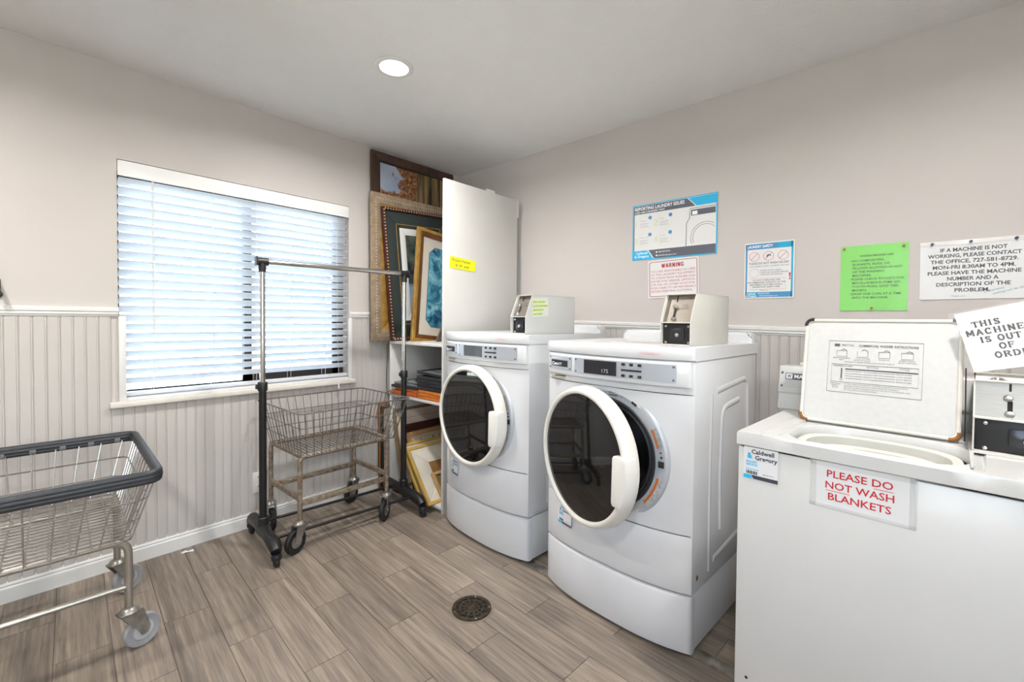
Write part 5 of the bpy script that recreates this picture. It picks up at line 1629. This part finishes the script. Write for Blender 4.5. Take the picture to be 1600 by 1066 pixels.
b.tube([(lx0 + 0.01, Y_, tz0), (lx1 - 0.008, Y_, tz0), (lx1 - 0.008, Y_, tz1), (lx0 + 0.01, Y_, tz1)], 0.0005, 4, closed=True)
for tx, a in (('TEMPERATURE', lx0 + 0.038), ('SETTING', lx0 + 0.112), ('CYCLE', lx0 + 0.185)):
    b.text(tx, a, tz1 - 0.008, 0.0052, Y_)
b.rect(lx0 + 0.045, lx1 - 0.009, tz1 - 0.0165, tz1 - 0.0125, Y_)
for i in range(4):
    zz = tz1 - 0.021 - i * 0.0075
    for a0, a1 in ((lx0 + 0.045, lx0 + 0.088), (lx0 + 0.126, lx0 + 0.165)):
        b.rect(a0, a1, zz - 0.0005, zz + 0.0006, Y_)
    b.text(('COLORS', 'PERMANENT PRESS', 'DELICATES', 'WOOLENS')[i], lx0 + 0.108, zz - 0.0018, 0.0036, Y_, w=0.034)
    b.text(('REGULAR', 'COOL WATER', 'KNITS GENTLE', 'REGULAR')[i], lx0 + 0.185, zz - 0.0018, 0.0036, Y_, w=0.034)
b.lathe([(0.0028, Y_), (0.0038, Y_)], c=(lx0 + 0.036, 0, tz0 + 0.009), n=14)
b.rect(lx0 + 0.0342, lx0 + 0.0378, tz0 + 0.012, tz1 - 0.012, Y_)
b.text('PERSONAL', lx0 + 0.022, tz0 - 0.008, 0.004, Y_); b.text('SAFETY', lx0 + 0.022, tz0 - 0.014, 0.004, Y_); b.text('RULES', lx0 + 0.022, tz0 - 0.020, 0.004, Y_)
for i in range(4):
    b.text(('DO NOT WASH ARTICLES THAT HAVE BEEN CLEANED IN OR SOAKED IN', 'GASOLINE OR DRY CLEANING SOLVENTS OR OTHER FLAMMABLES', 'DO NOT ALLOW CHILDREN TO PLAY ON OR IN THE WASHER AND', 'DO NOT REACH INTO THE WASHER')[i], lx0 + 0.045, tz0 - 0.007 - i * 0.006, 0.0034, Y_, w=(.15, .13, .155, .08)[i], align='L')
b.build('instruction_print', M('ink_lid_grey', (84, 84, 90), 0.6), lid)
# console
cs = MB().prism([(0.475, WT), (0.485, WT + 0.055), (0.478, WT + 0.062), (0.495, WT + 0.155), (0.585, WT + 0.155), (0.60, WT)], -0.032, WW, 'x', 0.003).build('console', appl2, tw)
cm = Matrix.Translation((0, 0.4768, WT + 0.06)) @ Matrix.Rotation(R(-10.4), 4, 'X')
MB().rect(-0.028, 0.44, 0.012, 0.085, -0.0012, mat=cm).build('console_face', pan, cs)
MB().rect(-0.010, 0.11, 0.048, 0.072, -0.002, mat=cm).build('badge', ink_grey, cs)
MB().text('MAYTAG', 0.056, 0.054, 0.0125, -0.0027, w=0.075, bold=0.02, mat=cm).rect(-0.007, 0.012, 0.051, 0.069, -0.0026, mat=cm).build('badge_print', ink_w, cs)
MB().text('W', 0.0025, 0.0545, 0.012, -0.0032, w=0.014, bold=0.04, mat=cm).build('badge_mark', ink_grey, cs)
pt = MB()
for i in range(3):
    pt.text(('CLOTHES WILL NOT', 'BE WASHED WITH LID', 'OPEN SEE INSIDE LID')[i], -0.010, 0.038 - i * 0.009, 0.0048, -0.002, align='L', mat=cm)
pt.build('console_print', ink_lgrey, cs)
for z_ in (0.024, 0.072):
    MB().lathe([(0, -0.004), (0.003, -0.0035), (0.0045, 0.0)], c=(-0.021, -0.001, z_), n=10, mat=cm).build('screw', ink_grey, cs)
MB().box(0.02, 0.30, 0.545, 0.58, WT + 0.155, WT + 0.166, 0.002).build('console_cap', M('cap_beige', (206, 198, 190), 0.5), cs)
wbox = coin_box(tw, 0.470, 0.640, 0.205, 0.475, WT + 0.0005, WT + 0.18, beige_box, slope=0.012, split=0.50)
MB().lathe([(0.0, 0.006), (0.008, 0.0055), (0.012, 0.003), (0.013, 0.0), (0.018, 0.0), (0.018, -0.001)], c=(0.51, 0.245, WT + 0.1805), axis='z', n=20).build('top_lock', chrome, wbox)
MB().tube([(0.455, 0.30, WT + 0.20), (0.456, 0.31, WT + 0.10), (0.456, 0.32, WT + 0.003)], 0.0015, 6).build('grounding_wire', gasket, tw)
sticker(tw, 0.060, -0.0008, 0.830, 0.088)

# taped notice on the front of the washer
wm = Matrix.Translation((-1.125, -2.502, 0)) @ Matrix.Rotation(R(-94.5), 4, 'Z')
bn = thing('blanket_notice', 'white taped notice in red capitals about blankets on the washer front', 'sign')
bn.matrix_world = wm @ Matrix.Translation((0.282, -0.0002, 0.817))
MB().box(-0.1005, 0.1005, -0.0008, 0.0, -0.0575, 0.0575).build('sheet', laminate, bn)
b = MB()
b.text('PLEASE DO', -0.002, 0.0205, 0.0175, -0.0013, w=0.130, bold=0.012)
b.text('NOT WASH', -0.002, -0.0085, 0.0175, -0.0013, w=0.135, bold=0.012)
b.text('BLANKETS', -0.0015, -0.0375, 0.0175, -0.0013, w=0.124, bold=0.012)
b.rect(0.027, 0.064, 0.0145, 0.0158, -0.0013); b.rect(-0.069, -0.019, -0.0145, -0.0132, -0.0013)
b.build('lettering', ink_r, bn)
tp_ = M('clear_tape', (220, 220, 218), 0.15, alpha=0.15, spec=0.5)
for a0, a1, z0_, z1_ in ((-0.104, 0.104, 0.046, 0.062), (-0.104, -0.090, -0.06, 0.06), (0.092, 0.106, -0.06, 0.06), (-0.104, 0.104, -0.062, -0.052)):
    MB().box(a0, a1, -0.0012, -0.0009, z0_, z1_).build('clear_tape', tp_, bn)
# out of order sheet standing on the coin box
oo = thing('out_of_order_sheet', 'tilted typed out of order sheet in a clear sleeve on the coin box', 'sign')
oo.matrix_world = wm @ Matrix.Translation((0.526, 0.335, WT + 0.2565)) @ Matrix.Rotation(R(-7), 4, 'X') @ Matrix.Rotation(R(-15), 4, 'Y')
MB().box(-0.072, 0.125, 0.0, 0.001, -0.052, 0.108).build('sheet', paper, oo)
b = MB()
for i, (tx, x_, w_) in enumerate((('THIS', -0.020, 0.053), ('MACHINE', -0.010, 0.106), ('IS OUT', -0.004, 0.074), ('OF', 0.002, 0.028), ('ORDER', 0.014, 0.078))):
    slab_text(b, tx, x_, 0.064 - i * 0.0215, 0.0150, -0.0008, bold=0.24, width=w_)
b.build('lettering', ink_k, oo)
sl_o = sleeve_front(oo, 0.225, 0.165, y=-0.006, seed=21, amp=0.004)
sl_o.location = (0.028, 0, 0.030)
MB().box(0.085, 0.112, -0.0075, -0.0068, 0.080, 0.092).build('yellow_tab', M('tab_yellow', (226, 190, 40), 0.5), oo)
